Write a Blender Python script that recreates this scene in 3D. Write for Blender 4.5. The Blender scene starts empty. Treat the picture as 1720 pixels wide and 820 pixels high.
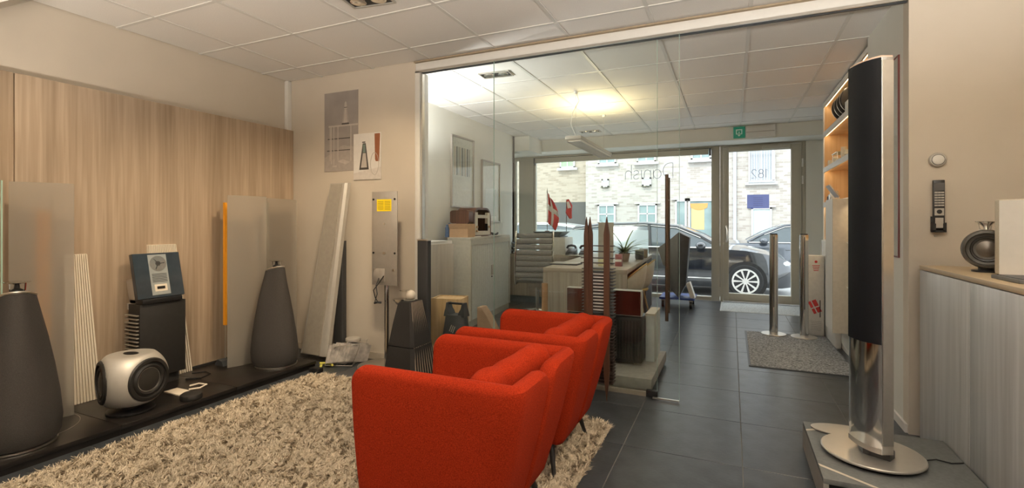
import bpy, bmesh, math, random
import numpy as np
from mathutils import Vector, Matrix, noise as mnoise
random.seed(7)
R = math.radians
PI = math.pi
SC = bpy.context.scene
COL = SC.collection

# ---------------------------------------------------------------- camera
cd = bpy.data.cameras.new('camera')
cd.sensor_width = 36.0
cd.lens = 825.0 / 1720.0 * 36.0
cd.shift_y = -36.0 / 1720.0
cd.clip_start = 0.02
cam = bpy.data.objects.new('camera', cd)
COL.objects.link(cam)
cam.location = (0, 0, 1.225)
cam.rotation_euler = (PI / 2, 0, math.atan(369 / 825))
SC.camera = cam

# ---------------------------------------------------------------- world, sun, exposure
w = bpy.data.worlds.new('sky'); SC.world = w; w.use_nodes = True
bg = w.node_tree.nodes['Background']
bg.inputs[0].default_value = (0.86, 0.93, 1.0, 1)
bg.inputs[1].default_value = 3.8
def lamp(name, kind, loc, energy, color=(1, 1, 1), rot=(0, 0, 0), **kw):
    d = bpy.data.lights.new(name, kind); d.energy = energy; d.color = color
    for k, v in kw.items(): setattr(d, k, v)
    o = bpy.data.objects.new(name, d); COL.objects.link(o); o.location = loc; o.rotation_euler = rot
    return o
lamp('sun', 'SUN', (0, -10, 20), 3.2, (1.0, 0.96, 0.9), (R(42), 0, R(-18)), angle=R(3))
pt = lamp('sky_portal', 'AREA', (-1.2, 8.55, 1.25), 1, rot=(R(-90), 0, 0), shape='RECTANGLE', size=4.6, size_y=2.5)
pt.data.cycles.is_portal = True
SC.view_settings.view_transform = 'Standard'
SC.view_settings.look = 'None'
SC.view_settings.gamma = 1.0
SC.view_settings.exposure = 0.0
SC.view_settings.use_curve_mapping = False
try:
    SC.cycles.max_bounces = 10; SC.cycles.transparent_max_bounces = 24
    SC.cycles.diffuse_bounces = 5; SC.cycles.use_denoising = True
    SC.cycles.sample_clamp_indirect = 6.0; SC.cycles.caustics_reflective = False; SC.cycles.caustics_refractive = False
except Exception: pass

# ---------------------------------------------------------------- materials
MATS = {}
def nt_mat(name):
    m = bpy.data.materials.new(name); m.use_nodes = True
    return m, m.node_tree, m.node_tree.nodes['Principled BSDF']
def mat(name, col, rough=0.5, metal=0.0, var=0.06, scale=30, bump=0.0, bscale=200, stretch=(1, 1, 1), spec=0.5, coat=0.0, emit=None, es=0, col2=None, sheen=0.0, detail=3):
    if name in MATS: return MATS[name]
    m, nt, p = nt_mat(name); N = nt.nodes; L = nt.links
    tc = N.new('ShaderNodeTexCoord'); mp = N.new('ShaderNodeMapping')
    mp.inputs['Scale'].default_value = stretch
    L.new(tc.outputs['Object'], mp.inputs[0])
    nz = N.new('ShaderNodeTexNoise'); nz.inputs['Scale'].default_value = scale; nz.inputs['Detail'].default_value = detail
    L.new(mp.outputs[0], nz.inputs['Vector'])
    rp = N.new('ShaderNodeValToRGB')
    a = [max(0, c * (1 - var)) for c in col]; b = [min(1, c * (1 + var)) for c in (col2 or col)]
    rp.color_ramp.elements[0].position = 0.3; rp.color_ramp.elements[1].position = 0.7
    rp.color_ramp.elements[0].color = (*a, 1); rp.color_ramp.elements[1].color = (*b, 1)
    L.new(nz.outputs[0], rp.inputs[0]); L.new(rp.outputs[0], p.inputs['Base Color'])
    p.inputs['Roughness'].default_value = rough; p.inputs['Metallic'].default_value = metal
    p.inputs['Specular IOR Level'].default_value = spec
    p.inputs['Coat Weight'].default_value = coat
    p.inputs['Sheen Weight'].default_value = sheen
    if emit: p.inputs['Emission Color'].default_value = (*emit, 1); p.inputs['Emission Strength'].default_value = es
    if bump:
        n2 = N.new('ShaderNodeTexNoise'); n2.inputs['Scale'].default_value = bscale
        L.new(mp.outputs[0], n2.inputs['Vector'])
        bp = N.new('ShaderNodeBump'); bp.inputs['Strength'].default_value = bump; bp.inputs['Distance'].default_value = 0.002
        L.new(n2.outputs[0], bp.inputs['Height']); L.new(bp.outputs[0], p.inputs['Normal'])
    MATS[name] = m; return m
def wood(name, c1, c2, rough=0.5, axis='z', fine=60, bands=7, spec=0.4):
    if name in MATS: return MATS[name]
    m, nt, p = nt_mat(name); N = nt.nodes; L = nt.links
    tc = N.new('ShaderNodeTexCoord')
    def nz(s, sc, det=5):
        mp = N.new('ShaderNodeMapping')
        v = [s, s, s]; v['xyz'.index(axis)] = sc
        mp.inputs['Scale'].default_value = v; L.new(tc.outputs['Object'], mp.inputs[0])
        n = N.new('ShaderNodeTexNoise'); n.inputs['Scale'].default_value = 1; n.inputs['Detail'].default_value = det; n.inputs['Distortion'].default_value = 0.4
        L.new(mp.outputs[0], n.inputs['Vector']); return n
    a = nz(fine, 1.6); b = nz(bands, 0.35, 3)
    mx = N.new('ShaderNodeMath'); mx.operation = 'MULTIPLY_ADD'; mx.inputs[1].default_value = 0.45
    ad = N.new('ShaderNodeMath'); ad.operation = 'MULTIPLY'; ad.inputs[1].default_value = 0.55
    L.new(b.outputs[0], ad.inputs[0]); L.new(a.outputs[0], mx.inputs[0]); L.new(ad.outputs[0], mx.inputs[2])
    rp = N.new('ShaderNodeValToRGB'); rp.color_ramp.elements[0].position = 0.36; rp.color_ramp.elements[1].position = 0.64
    rp.color_ramp.elements[0].color = (*c1, 1); rp.color_ramp.elements[1].color = (*c2, 1)
    L.new(mx.outputs[0], rp.inputs[0]); L.new(rp.outputs[0], p.inputs['Base Color'])
    p.inputs['Roughness'].default_value = rough; p.inputs['Specular IOR Level'].default_value = spec
    MATS[name] = m; return m
def glass(name, tint=(0.97, 1, 0.985), r0=0.04, r1=0.5, grough=0.0):
    if name in MATS: return MATS[name]
    m = bpy.data.materials.new(name); m.use_nodes = True; nt = m.node_tree; N = nt.nodes; L = nt.links
    N.clear(); out = N.new('ShaderNodeOutputMaterial'); mix = N.new('ShaderNodeMixShader')
    t = N.new('ShaderNodeBsdfTransparent'); t.inputs[0].default_value = (*tint, 1)
    g = N.new('ShaderNodeBsdfGlossy'); g.inputs['Roughness'].default_value = grough
    lw = N.new('ShaderNodeLayerWeight'); lw.inputs[0].default_value = 0.5
    pw = N.new('ShaderNodeMath'); pw.operation = 'POWER'; pw.inputs[1].default_value = 4
    ma = N.new('ShaderNodeMath'); ma.operation = 'MULTIPLY_ADD'; ma.inputs[1].default_value = r1; ma.inputs[2].default_value = r0
    L.new(lw.outputs['Facing'], pw.inputs[0]); L.new(pw.outputs[0], ma.inputs[0]); L.new(ma.outputs[0], mix.inputs[0])
    L.new(t.outputs[0], mix.inputs[1]); L.new(g.outputs[0], mix.inputs[2]); L.new(mix.outputs[0], out.inputs[0])
    MATS[name] = m; return m
def frosted(name, col=(0.66, 0.635, 0.59), clear=0.62, rough=0.26, trans=0.5):
    if name in MATS: return MATS[name]
    m = bpy.data.materials.new(name); m.use_nodes = True; nt = m.node_tree; N = nt.nodes; L = nt.links
    N.clear(); out = N.new('ShaderNodeOutputMaterial'); mix = N.new('ShaderNodeMixShader'); mix.inputs[0].default_value = clear
    mix2 = N.new('ShaderNodeMixShader'); mix2.inputs[0].default_value = trans
    d = N.new('ShaderNodeBsdfDiffuse'); d.inputs[0].default_value = (*col, 1)
    tl = N.new('ShaderNodeBsdfTranslucent'); tl.inputs[0].default_value = (*col, 1)
    rf = N.new('ShaderNodeBsdfRefraction') if rough > 0 else N.new('ShaderNodeBsdfTransparent')
    if rough > 0:
        rf.inputs['Roughness'].default_value = rough; rf.inputs['IOR'].default_value = 1.08
    rf.inputs[0].default_value = (0.97, 0.97, 0.95, 1)
    if rough > 0:
        m3 = N.new('ShaderNodeMixShader'); m3.inputs[0].default_value = 0.6; tt = N.new('ShaderNodeBsdfTransparent')
        L.new(rf.outputs[0], m3.inputs[1]); L.new(tt.outputs[0], m3.inputs[2]); rf = m3
    L.new(d.outputs[0], mix2.inputs[1]); L.new(tl.outputs[0], mix2.inputs[2])
    L.new(mix2.outputs[0], mix.inputs[1]); L.new(rf.outputs[0], mix.inputs[2]); L.new(mix.outputs[0], out.inputs[0])
    MATS[name] = m; return m
def emis(name, col, s):
    if name in MATS: return MATS[name]
    m, nt, p = nt_mat(name); p.inputs['Base Color'].default_value = (*col, 1)
    p.inputs['Emission Color'].default_value = (*col, 1); p.inputs['Emission Strength'].default_value = s
    MATS[name] = m; return m

m_wall = mat('wall_paint', (0.62, 0.56, 0.475), 0.75, var=0.02, scale=4, bump=0.15, bscale=90)
m_wallw = mat('wall_paint_light', (0.76, 0.76, 0.71), 0.7, var=0.015, scale=4)
m_white = mat('white_paint', (0.78, 0.77, 0.74), 0.5, var=0.015)
m_tile_c = mat('ceiling_tile', (0.84, 0.82, 0.79), 0.9, var=0.035, scale=160, bump=0.3, bscale=300)
m_bar = mat('grid_bar', (0.72, 0.71, 0.68), 0.5, var=0.01)
m_panel = wood('wall_wood', (0.30, 0.225, 0.155), (0.48, 0.375, 0.275), 0.5, 'z', 55, 11)
m_tile = mat('black_tile', (0.042, 0.048, 0.055), 0.30, var=0.35, scale=9, bump=0.25, bscale=60, spec=0.65, detail=8)
m_grout = mat('grout', (0.17, 0.165, 0.155), 0.8)
m_frame = mat('window_frame', (0.47, 0.45, 0.38), 0.45, var=0.015)
m_blkfab = mat('black_fabric', (0.040, 0.036, 0.033), 0.85, var=0.45, scale=420, bump=0.4, bscale=500)
m_blk = mat('black_satin', (0.012, 0.012, 0.013), 0.35, var=0.1)
m_blkm = mat('black_matt', (0.016, 0.015, 0.014), 0.6, var=0.15)
m_plat = mat('platform_black', (0.014, 0.012, 0.011), 0.32, var=0.3, scale=12)
m_alu = mat('aluminium', (0.72, 0.69, 0.64), 0.28, 1.0, var=0.03)
m_chrome = mat('polished_aluminium', (0.74, 0.73, 0.71), 0.11, 1.0, var=0.01)
m_silver = mat('silver_paint', (0.50, 0.48, 0.44), 0.4, 0.35, var=0.03)
m_red = mat('red_wool', (0.25, 0.017, 0.004), 0.95, var=0.16, scale=260, bump=0.7, bscale=420, col2=(0.33, 0.027, 0.007), sheen=0.0, spec=0.1)
m_cream = mat('cream_lacquer', (0.78, 0.71, 0.60), 0.45, var=0.02)
m_orange = mat('orange_lacquer', (0.95, 0.40, 0.02), 0.45, var=0.02)
m_frost = frosted('frosted_acrylic')
m_glass = glass('clear_glass')
m_glassw = glass('window_glass', r0=0.03, r1=0.35)
m_edge = mat('glass_edge', (0.42, 0.60, 0.53), 0.15, var=0.02)
m_grey = mat('grey_metal', (0.46, 0.43, 0.39), 0.4, 0.5, var=0.03)
m_desk = wood('desk_wood', (0.30, 0.26, 0.21), (0.46, 0.41, 0.34), 0.45, 'z', 45, 9)
m_deskt = wood('desk_top_wood', (0.34, 0.29, 0.23), (0.50, 0.44, 0.36), 0.4, 'x', 45, 9)
m_side = wood('sideboard_wood', (0.44, 0.45, 0.455), (0.66, 0.67, 0.675), 0.3, 'z', 40, 10)
m_sidet = wood('sideboard_top', (0.52, 0.40, 0.25), (0.62, 0.49, 0.32), 0.45, 'y', 40, 8)
m_brown = wood('teak', (0.05, 0.022, 0.013), (0.11, 0.05, 0.03), 0.4, 'z', 60, 14)
m_pine = wood('pale_wood', (0.55, 0.37, 0.19), (0.72, 0.53, 0.31), 0.5, 'z', 45, 9)
m_oaks = wood('shelf_oak', (0.60, 0.39, 0.20), (0.74, 0.53, 0.31), 0.5, 'z', 45, 9)
m_card = mat('cardboard', (0.50, 0.33, 0.20), 0.85, var=0.05)
m_paper = mat('paper', (0.78, 0.76, 0.72), 0.7, var=0.05)
m_dark = mat('dark_grey', (0.05, 0.055, 0.06), 0.45, var=0.1)
m_blue = mat('blue_plastic', (0.03, 0.07, 0.30), 0.4)
m_flagr = mat('flag_red', (0.62, 0.05, 0.05), 0.7)
m_flagw = mat('flag_white', (0.82, 0.80, 0.78), 0.7)
m_leaf = mat('leaf_green', (0.13, 0.20, 0.06), 0.5, var=0.4, scale=20)
m_yel = mat('yellow_sticker', (0.90, 0.68, 0.01), 0.5, var=0.02)
m_ink = mat('ink', (0.03, 0.03, 0.035), 0.6)
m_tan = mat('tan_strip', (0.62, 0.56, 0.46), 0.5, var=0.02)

# ---------------------------------------------------------------- mesh helpers
def TR(loc=(0, 0, 0), rx=0, ry=0, rz=0):
    return Matrix.Translation(loc) @ Matrix.Rotation(rz, 4, 'Z') @ Matrix.Rotation(ry, 4, 'Y') @ Matrix.Rotation(rx, 4, 'X')
class MB:
    def __init__(s, M=None): s.v = []; s.f = []; s.M = M
    def add(s, vs, fs, M=None):
        n = len(s.v); T = M if M is not None else s.M
        s.v += [tuple(T @ Vector(p)) if T is not None else tuple(p) for p in vs]
        s.f += [tuple(i + n for i in f) for f in fs]; return s
    def box(s, x0, x1, y0, y1, z0, z1, M=None):
        v = [(x, y, z) for z in (z0, z1) for x, y in ((x0, y0), (x1, y0), (x1, y1), (x0, y1))]
        return s.add(v, [(3, 2, 1, 0), (4, 5, 6, 7), (0, 1, 5, 4), (1, 2, 6, 5), (2, 3, 7, 6), (3, 0, 4, 7)], M)
    def hexa(s, b, t, M=None):    # four bottom, four top corners, both counter-clockwise from above
        return s.add(list(b) + list(t), [(3, 2, 1, 0), (4, 5, 6, 7), (0, 1, 5, 4), (1, 2, 6, 5), (2, 3, 7, 6), (3, 0, 4, 7)], M)
    def loft(s, rings, cap=True, M=None, closed=False):
        n = len(rings[0]); v = [p for r in rings for p in r]; f = []
        m = len(rings)
        for i in range(m if closed else m - 1):
            a = i * n; b = ((i + 1) % m) * n
            for j in range(n): k = (j + 1) % n; f.append((a + j, a + k, b + k, b + j))
        if cap and not closed: f.append(tuple(reversed(range(n)))); f.append(tuple(range((m - 1) * n, m * n)))
        return s.add(v, f, M)
    def lathe(s, prof, n=32, M=None, cap=True):
        return s.loft([[(r * math.cos(2 * PI * j / n), r * math.sin(2 * PI * j / n), z) for j in range(n)] for r, z in prof], cap, M)
    def cyl(s, p0, p1, r0, r1=None, n=16, M=None):
        p0 = Vector(p0); p1 = Vector(p1); r1 = r0 if r1 is None else r1
        d = (p1 - p0).normalized(); a = d.orthogonal().normalized(); b = d.cross(a)
        rg = lambda p, r: [tuple(p + (a * math.cos(2 * PI * j / n) + b * math.sin(2 * PI * j / n)) * r) for j in range(n)]
        return s.loft([rg(p0, r0), rg(p1, r1)], True, M)
    def tube(s, pts, r, n=8, M=None, closed=False):
        pts = [Vector(p) for p in pts]; rings = []; m = len(pts); up = None
        for i, p in enumerate(pts):
            if closed: d = pts[(i + 1) % m] - pts[i - 1]
            else: d = pts[min(i + 1, m - 1)] - pts[max(i - 1, 0)]
            d.normalize()
            if up is None: up = d.orthogonal().normalized()
            up = (up - d * up.dot(d)); up = up.normalized() if up.length > 1e-6 else d.orthogonal().normalized()
            b = d.cross(up); rr = r[i] if isinstance(r, (list, tuple)) else r
            rings.append([tuple(p + (up * math.cos(2 * PI * j / n) + b * math.sin(2 * PI * j / n)) * rr) for j in range(n)])
        return s.loft(rings, not closed, M, closed)
    def prism(s, poly, a0, a1, axis='z', M=None):
        def P(u, v, a): return {'z': (u, v, a), 'y': (u, a, v), 'x': (a, u, v)}[axis]
        n = len(poly); v = [P(u, w_, a0) for u, w_ in poly] + [P(u, w_, a1) for u, w_ in poly]
        f = [tuple(reversed(range(n))), tuple(range(n, 2 * n))] + [(j, (j + 1) % n, n + (j + 1) % n, n + j) for j in range(n)]
        return s.add(v, f, M)
    def sphere(s, c, r, n=20, m=12, sx=1, sy=1, sz=1, M=None):
        rings = []
        for i in range(1, m):
            t = PI * i / m
            rings.append([(c[0] + r * sx * math.sin(t) * math.cos(2 * PI * j / n), c[1] + r * sy * math.sin(t) * math.sin(2 * PI * j / n), c[2] - r * sz * math.cos(t)) for j in range(n)])
        return s.loft(rings, True, M)
    def build(s, name, m, parent=None, bev=0.0, loc=None, rot=None, smooth=True, seg=2):
        me = bpy.data.meshes.new(name); bm = bmesh.new()
        vs = [bm.verts.new(p) for p in s.v]
        for f in s.f:
            try: bm.faces.new([vs[i] for i in f])
            except ValueError: pass
        bmesh.ops.remove_doubles(bm, verts=bm.verts, dist=1e-6)
        bmesh.ops.recalc_face_normals(bm, faces=bm.faces)
        if bev:
            e = [e for e in bm.edges if len(e.link_faces) == 2 and e.calc_face_angle(0) > R(35)]
            bmesh.ops.bevel(bm, geom=e, offset=bev, segments=seg, affect='EDGES', profile=0.5, clamp_overlap=True)
        if smooth:
            for f in bm.faces: f.smooth = True
            for e in bm.edges:
                if len(e.link_faces) == 2 and e.calc_face_angle(0) > R(35): e.smooth = False
        bm.to_mesh(me); bm.free(); me.materials.append(m)
        o = bpy.data.objects.new(name, me); COL.objects.link(o)
        if parent is not None: o.parent = parent
        if loc: o.location = loc
        if rot: o.rotation_euler = rot
        return o
def rrect(x0, x1, y0, y1, r, n=4):
    out = []
    for cx, cy, a in ((x1 - r, y1 - r, 0), (x0 + r, y1 - r, 90), (x0 + r, y0 + r, 180), (x1 - r, y0 + r, 270)):
        for k in range(n + 1):
            t = R(a + 90 * k / n); out.append((cx + r * math.cos(t), cy + r * math.sin(t)))
    return out
def thing(name, label, cat, loc=(0, 0, 0), rz=0, group=None):
    o = bpy.data.objects.new(name, None); COL.objects.link(o); o.empty_display_size = 0.1
    o.location = loc; o.rotation_euler = (0, 0, rz); tag(o, label, cat, group); return o
def tag(o, label, cat, group=None, kind=None):
    if label: o['label'] = label
    if cat: o['category'] = cat
    if group: o['group'] = group
    if kind: o['kind'] = kind
    return o
def struct(o): o['kind'] = 'structure'; return o
def stuff(o): o['kind'] = 'stuff'; return o
def plabel(o, t): o['label'] = t; return o
def copy_tree(o, parent=None):
    c = o.copy(); COL.objects.link(c)
    if parent is not None: c.parent = parent
    for ch in list(o.children): copy_tree(ch, c)
    return c
def share(o, loc, rot=None, parent=None):
    c = o.copy(); COL.objects.link(c); c.location = loc
    if rot: c.rotation_euler = rot
    if parent is not None: c.parent = parent
    return c
B = lambda *a: MB().box(*a)

# ================================================================ STRUCTURE
H = 2.61
YP = 3.53           # partition plane
# floor with individual tiles
fl = struct(B(-4.0, 1.5, -1.2, 8.3, -0.12, -0.003).build('floor', m_grout))
_tc = {}
def tile_piece(name, x0, x1, y0, y1, zb, zt, m, parent, gap, bev):
    sx, sy = round(x1 - x0 - gap, 3), round(y1 - y0 - gap, 3)
    if sx < 0.03 or sy < 0.03: return
    k = (name, sx, sy)
    loc = ((x0 + x1) / 2, (y0 + y1) / 2, zb)
    if k in _tc: share(_tc[k], loc)
    else: _tc[k] = MB().box(-sx / 2, sx / 2, -sy / 2, sy / 2, 0, zt - zb).build(name, m, parent, bev=bev, seg=1, loc=loc)
def cuts(a, b, s, st):
    k = math.ceil((a - s) / st); out = [a]
    while s + k * st < b - 1e-4:
        if s + k * st > a + 1e-4: out.append(s + k * st)
        k += 1
    return out + [b]
fx = cuts(-3.99, 1.45, 0.05, 0.595); fy = cuts(-0.4, 8.3, 2.717, 0.6)
for a, b in zip(fx, fx[1:]):
    for c, d in zip(fy, fy[1:]):
        if a >= 0.93 and b > 1.0 and d < 3.5: continue
        tile_piece('floor_tile', a, b, c, d, -0.004, 0.0, m_tile, fl, 0.004, 0.001)
# ceiling
ce = struct(B(-4.12, 1.62, -1.3, 8.5, H + 0.03, H + 0.13).build('ceiling', m_white))
cx_ = [-4.0] + [-0.5 + 0.612 * k for k in range(-5, 4) if -0.5 + 0.612 * k < 1.45] + [1.45]
LAMP_TILES = []
def ceil_area(xs, ys):
    for a, b in zip(xs, xs[1:]):
        for c, d in zip(ys, ys[1:]):
            tile_piece('ceiling_tile', a, b, c, d, H + 0.004, H + 0.02, m_tile_c, ce, 0.022, 0.002)
    for x in xs[1:-1]: B(x - 0.012, x + 0.012, ys[0], ys[-1], H, H + 0.012).build('grid_bar', m_bar, ce)
    for y in ys[1:-1]: B(xs[0], xs[-1], y - 0.012, y + 0.012, H - 0.0006, H + 0.011).build('grid_bar', m_bar, ce)
ceil_area([x for x in cx_ if x < 0.9] + [0.98], [-0.9 - 0.3, -0.925, -0.33, 0.265, 0.86, 1.455, 2.05, 2.645, 3.235, YP])
ceil_area([-3.66, -3.56] + [x for x in cx_ if x > -3.5], [3.62] + [3.83 + 0.605 * k for k in range(7)] + [7.8])
# walls
wl = struct(B(-4.15, -4.0, -1.2, YP, 0, H + 0.03).build('wall_left', m_wall))
for y0, y1 in ((-1.2, 1.468), (1.474, YP - 0.003)):
    B(-4.0, -3.93, y0, y1, 0.02, 2.125).build('wood_panel', m_panel, wl, bev=0.0015)
B(-3.998, -3.955, YP - 0.05, YP, 2.125, H).build('corner_trunking', m_white, wl, bev=0.004)
wp = struct(B(-4.15, -2.49, YP, YP + 0.12, 0, H + 0.03).build('wall_partition', m_wall))
wr = struct(B(0.935, 1.6, YP, YP + 0.10, 0, H + 0.03).build('wall_right', m_wall))
struct(B(1.56, 1.7, -1.2, YP, 0, H + 0.03).build('wall_side', m_wall))
struct(B(-4.15, 1.7, -1.35, -1.2, 0, H + 0.03).build('wall_back', m_wall))
struct(B(0.935, 1.08, YP + 0.10, 4.47, 0, H + 0.03).build('wall_mirror', m_wallw))
struct(B(1.45, 1.6, YP + 0.1, 8.3, 0, H + 0.03).build('wall_shelving', m_wallw))
struct(B(-3.35, -3.2, YP + 0.12, 7.25, 0, H + 0.03).build('wall_office', m_wallw))
struct(B(-3.80, -3.66, 7.25, 8.42, 0, H + 0.03).build('wall_recess', m_wallw))
struct(B(-3.66, -3.2, 7.17, 7.25, 0, H + 0.03).build('wall_return', m_wallw))
# sloping underside at the near end of the left wall
struct(MB().prism([(1.60, H + 0.02), (0.4, 1.75), (-1.2, 1.75), (-1.2, H + 0.02)], -3.995, -3.45, 'x').build('trim_soffit', m_white))
struct(B(-3.93, -3.918, 1.45, YP - 0.01, 0.021, 0.075).build('baseboard_left', m_blkm))
struct(B(-3.9, -2.52, YP - 0.012, YP, 0, 0.06).build('baseboard_partition', mat('skirting', (0.55, 0.49, 0.40), 0.6)))
struct(B(0.922, 0.935, YP + 0.02, 4.47, 0.0, 0.05).build('baseboard_right', m_white))
# glass partition: header, jambs, panes, rail
hd = struct(B(-2.49, 0.935, YP, YP + 0.09, 2.525, H).build('trim_header', m_white, bev=0.002))
B(-2.49, 0.935, YP - 0.012, YP - 0.0005, 2.512, 2.53).build('rail', m_alu, hd)
B(-2.44, 0.93, YP + 0.015, YP + 0.03, 2.507, 2.525).build('rail_channel', m_dark, hd)
B(-2.49, 0.935, YP - 0.03, YP - 0.001, H - 0.014, H - 0.002).build('shadow_strip', mat('header_tan', (0.36, 0.29, 0.2), 0.7), hd)
struct(B(-2.49, -2.44, YP - 0.012, YP + 0.12, 0, 2.525).build('trim_jamb', m_white, bev=0.003))
struct(B(-2.437, -2.425, YP + 0.005, YP + 0.04, 0.012, 2.507).build('trim_jamb_profile', m_alu))
fp = thing('glass_partition', 'fixed clear glass panel behind the armchairs, from wall post to sliding door', 'partition', (-1.45, YP + 0.025, 0))
def pane(root, x0, x1, t, z0, z1, yc, name='pane'):
    X, Y, Z = root.location
    g = MB().add([(x0 - X, yc - Y, z0 - Z), (x1 - X, yc - Y, z0 - Z), (x1 - X, yc - Y, z1 - Z), (x0 - X, yc - Y, z1 - Z)], [(0, 1, 2, 3)]).build(name, m_glass, root)
    B(x1 - X - 0.0008, x1 - X + 0.0012, yc - Y - t / 2, yc - Y + t / 2, z0 - Z, z1 - Z).build('edge', m_edge, root)
    return g
pane(fp, -2.425, -0.476, 0.01, 0.03, 2.512, YP + 0.025)
B(-2.42 + 1.45, -0.55 + 1.45, -0.012, 0.012, 0.0, 0.03).build('bottom_rail', mat('rail_beige', (0.45, 0.40, 0.33), 0.4, 0.4), fp)
B(-0.55 + 1.45, -0.472 + 1.45, -0.02, 0.02, 0.0, 0.045).build('floor_guide', m_blk, fp, bev=0.003)
sd = thing('sliding_door', 'sliding glass door leaf with a long bronze bar handle, pushed open to the left', 'door', (-1.02, YP - 0.025, 0))
pane(sd, -1.725, -0.324, 0.01, 0.014, 2.512, YP - 0.025)
B(-1.7255 + 1.02, -1.7235 + 1.02, -0.005, 0.005, 0.014, 2.512).build('edge', m_edge, sd)
B(-0.5 + 1.02, -0.325 + 1.02, -0.007, 0.007, 0.006, 0.016).build('bottom_strip', m_alu, sd)
m_bronze = mat('bronze', (0.10, 0.07, 0.05), 0.35, 0.7)
for yy in (-0.05, 0.04):
    h = MB().cyl((0.62, yy, 0.56 if yy < 0 else 0.60), (0.62, yy, 1.55 if yy < 0 else 1.535), 0.0115, n=14)
    h.build('bar_handle', m_bronze, sd)
for z in (0.75, 1.38): MB().cyl((0.62, -0.05, z), (0.62, 0.04, z), 0.006, n=8).build('handle_bolt', m_alu, sd)

# facade
YF = 8.35
wf = struct(B(-3.66, 1.5, 7.8, 8.42, 2.42, H + 0.03).build('wall_facade_bulkhead', m_wallw))
struct(B(-3.2, -2.94, 7.25, 7.8, 2.375, H - 0.001).build('trim_beam_end', m_wallw))
struct(B(0.99, 1.45, 8.3, 8.42, 0, 2.42).build('wall_facade', m_wallw))
struct(B(-3.66, 1.5, YF, YF + 0.08, -0.2, 0.0).build('trim_threshold', mat('sill_stone', (0.5, 0.5, 0.48), 0.6)))
w1 = struct(B(-3.58, -3.295, YF - 0.03, YF + 0.06, 0, 2.42).build('window_1', m_frame))
def fr(x0, x1, z0, z1, y0=YF - 0.03, y1=YF + 0.05, p=w1, n='window_frame', m=m_frame, bev=0.003): return B(x0, x1, y0, y1, z0, z1).build(n, m, p, bev=bev)
fr(-3.295, -0.29, 2.375, 2.42); fr(-3.295, -0.29, 0.0, 0.06); fr(-0.29, -0.17, 0, 2.42); fr(-3.295, -3.255, 0.06, 2.375, YF - 0.015, YF + 0.05)
fr(-3.66, -3.58, 2.36, 2.42); fr(-3.66, -3.645, 0, 2.36)
MB().add([(-3.255, YF + 0.01, 0.06), (-0.29, YF + 0.01, 0.06), (-0.29, YF + 0.01, 2.375), (-3.255, YF + 0.01, 2.375)], [(0, 1, 2, 3)]).build('pane', m_glassw, w1)
MB().add([(-3.645, YF + 0.01, 0.0), (-3.58, YF + 0.01, 0.0), (-3.58, YF + 0.01, 2.36), (-3.645, YF + 0.01, 2.36)], [(0, 1, 2, 3)]).build('pane', m_glassw, w1)
m_film = frosted('frosted_film', (0.70, 0.77, 0.76), 0.28, 0.0, 0.75)
MB().add([(-3.25, YF - 0.0, 0.06), (-1.26, YF - 0.0, 0.06), (-1.26, YF - 0.0, 1.1), (-3.25, YF - 0.0, 1.1)], [(0, 1, 2, 3)]).build('frosted_film', m_film, w1)
# door
d1 = struct(B(-0.165, -0.12, YF - 0.04, YF + 0.06, 0, 2.42).build('door_1', m_frame))
fr(0.94, 0.99, 0, 2.42, YF - 0.04, YF + 0.06, d1, 'door_frame'); fr(-0.12, 0.94, 2.40, 2.42, YF - 0.04, YF + 0.06, d1, 'door_frame')
fr(-0.118, -0.04, 0.012, 2.39, YF - 0.06, YF + 0.02, d1, 'door_leaf'); fr(0.80, 0.935, 0.012, 2.39, YF - 0.06, YF + 0.02, d1, 'door_leaf')
fr(-0.04, 0.80, 0.012, 0.135, YF - 0.06, YF + 0.02, d1, 'door_leaf'); fr(-0.04, 0.80, 2.318, 2.39, YF - 0.06, YF + 0.02, d1, 'door_leaf')
MB().add([(-0.04, YF - 0.02, 0.135), (0.80, YF - 0.02, 0.135), (0.80, YF - 0.02, 2.318), (-0.04, YF - 0.02, 2.318)], [(0, 1, 2, 3)]).build('pane', m_glassw, d1)
MB().tube([(-0.075, YF - 0.06, 1.17), (-0.075, YF - 0.13, 1.17), (-0.06, YF - 0.15, 1.12), (-0.06, YF - 0.15, 0.98), (-0.075, YF - 0.13, 0.93), (-0.075, YF - 0.06, 0.93)], 0.012, 10).build('door_handle', m_alu, d1)
for z in (2.1, 1.85): MB().cyl((0.945, YF - 0.075, z - 0.06), (0.945, YF - 0.075, z + 0.06), 0.013, n=10).build('hinge', m_white, d1)
B(0.42, 0.78, YF - 0.10, YF - 0.06, 2.33, 2.38).build('door_closer', m_frame, d1, bev=0.005)
B(0.1, 0.62, YF - 0.085, YF - 0.075, 2.385, 2.395).build('closer_arm', m_frame, d1)
# roller blind
rb = thing('roller_blind', 'rolled-up blind with dark end caps along the top of the shop window', 'blind', (-1.78, YF - 0.09, 2.33))
B(-1.47, 1.45, 0.0, 0.05, -0.035, 0.05).build('cassette', m_frame, rb, bev=0.006)
for x in (-1.49, 1.455): B(x, x + 0.03, -0.005, 0.055, -0.055, 0.06).build('end_cap', m_dark, rb, bev=0.004)
B(-1.47, 1.45, 0.012, 0.02, 0.05, 0.06).build('trim_line', m_dark, rb)
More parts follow.
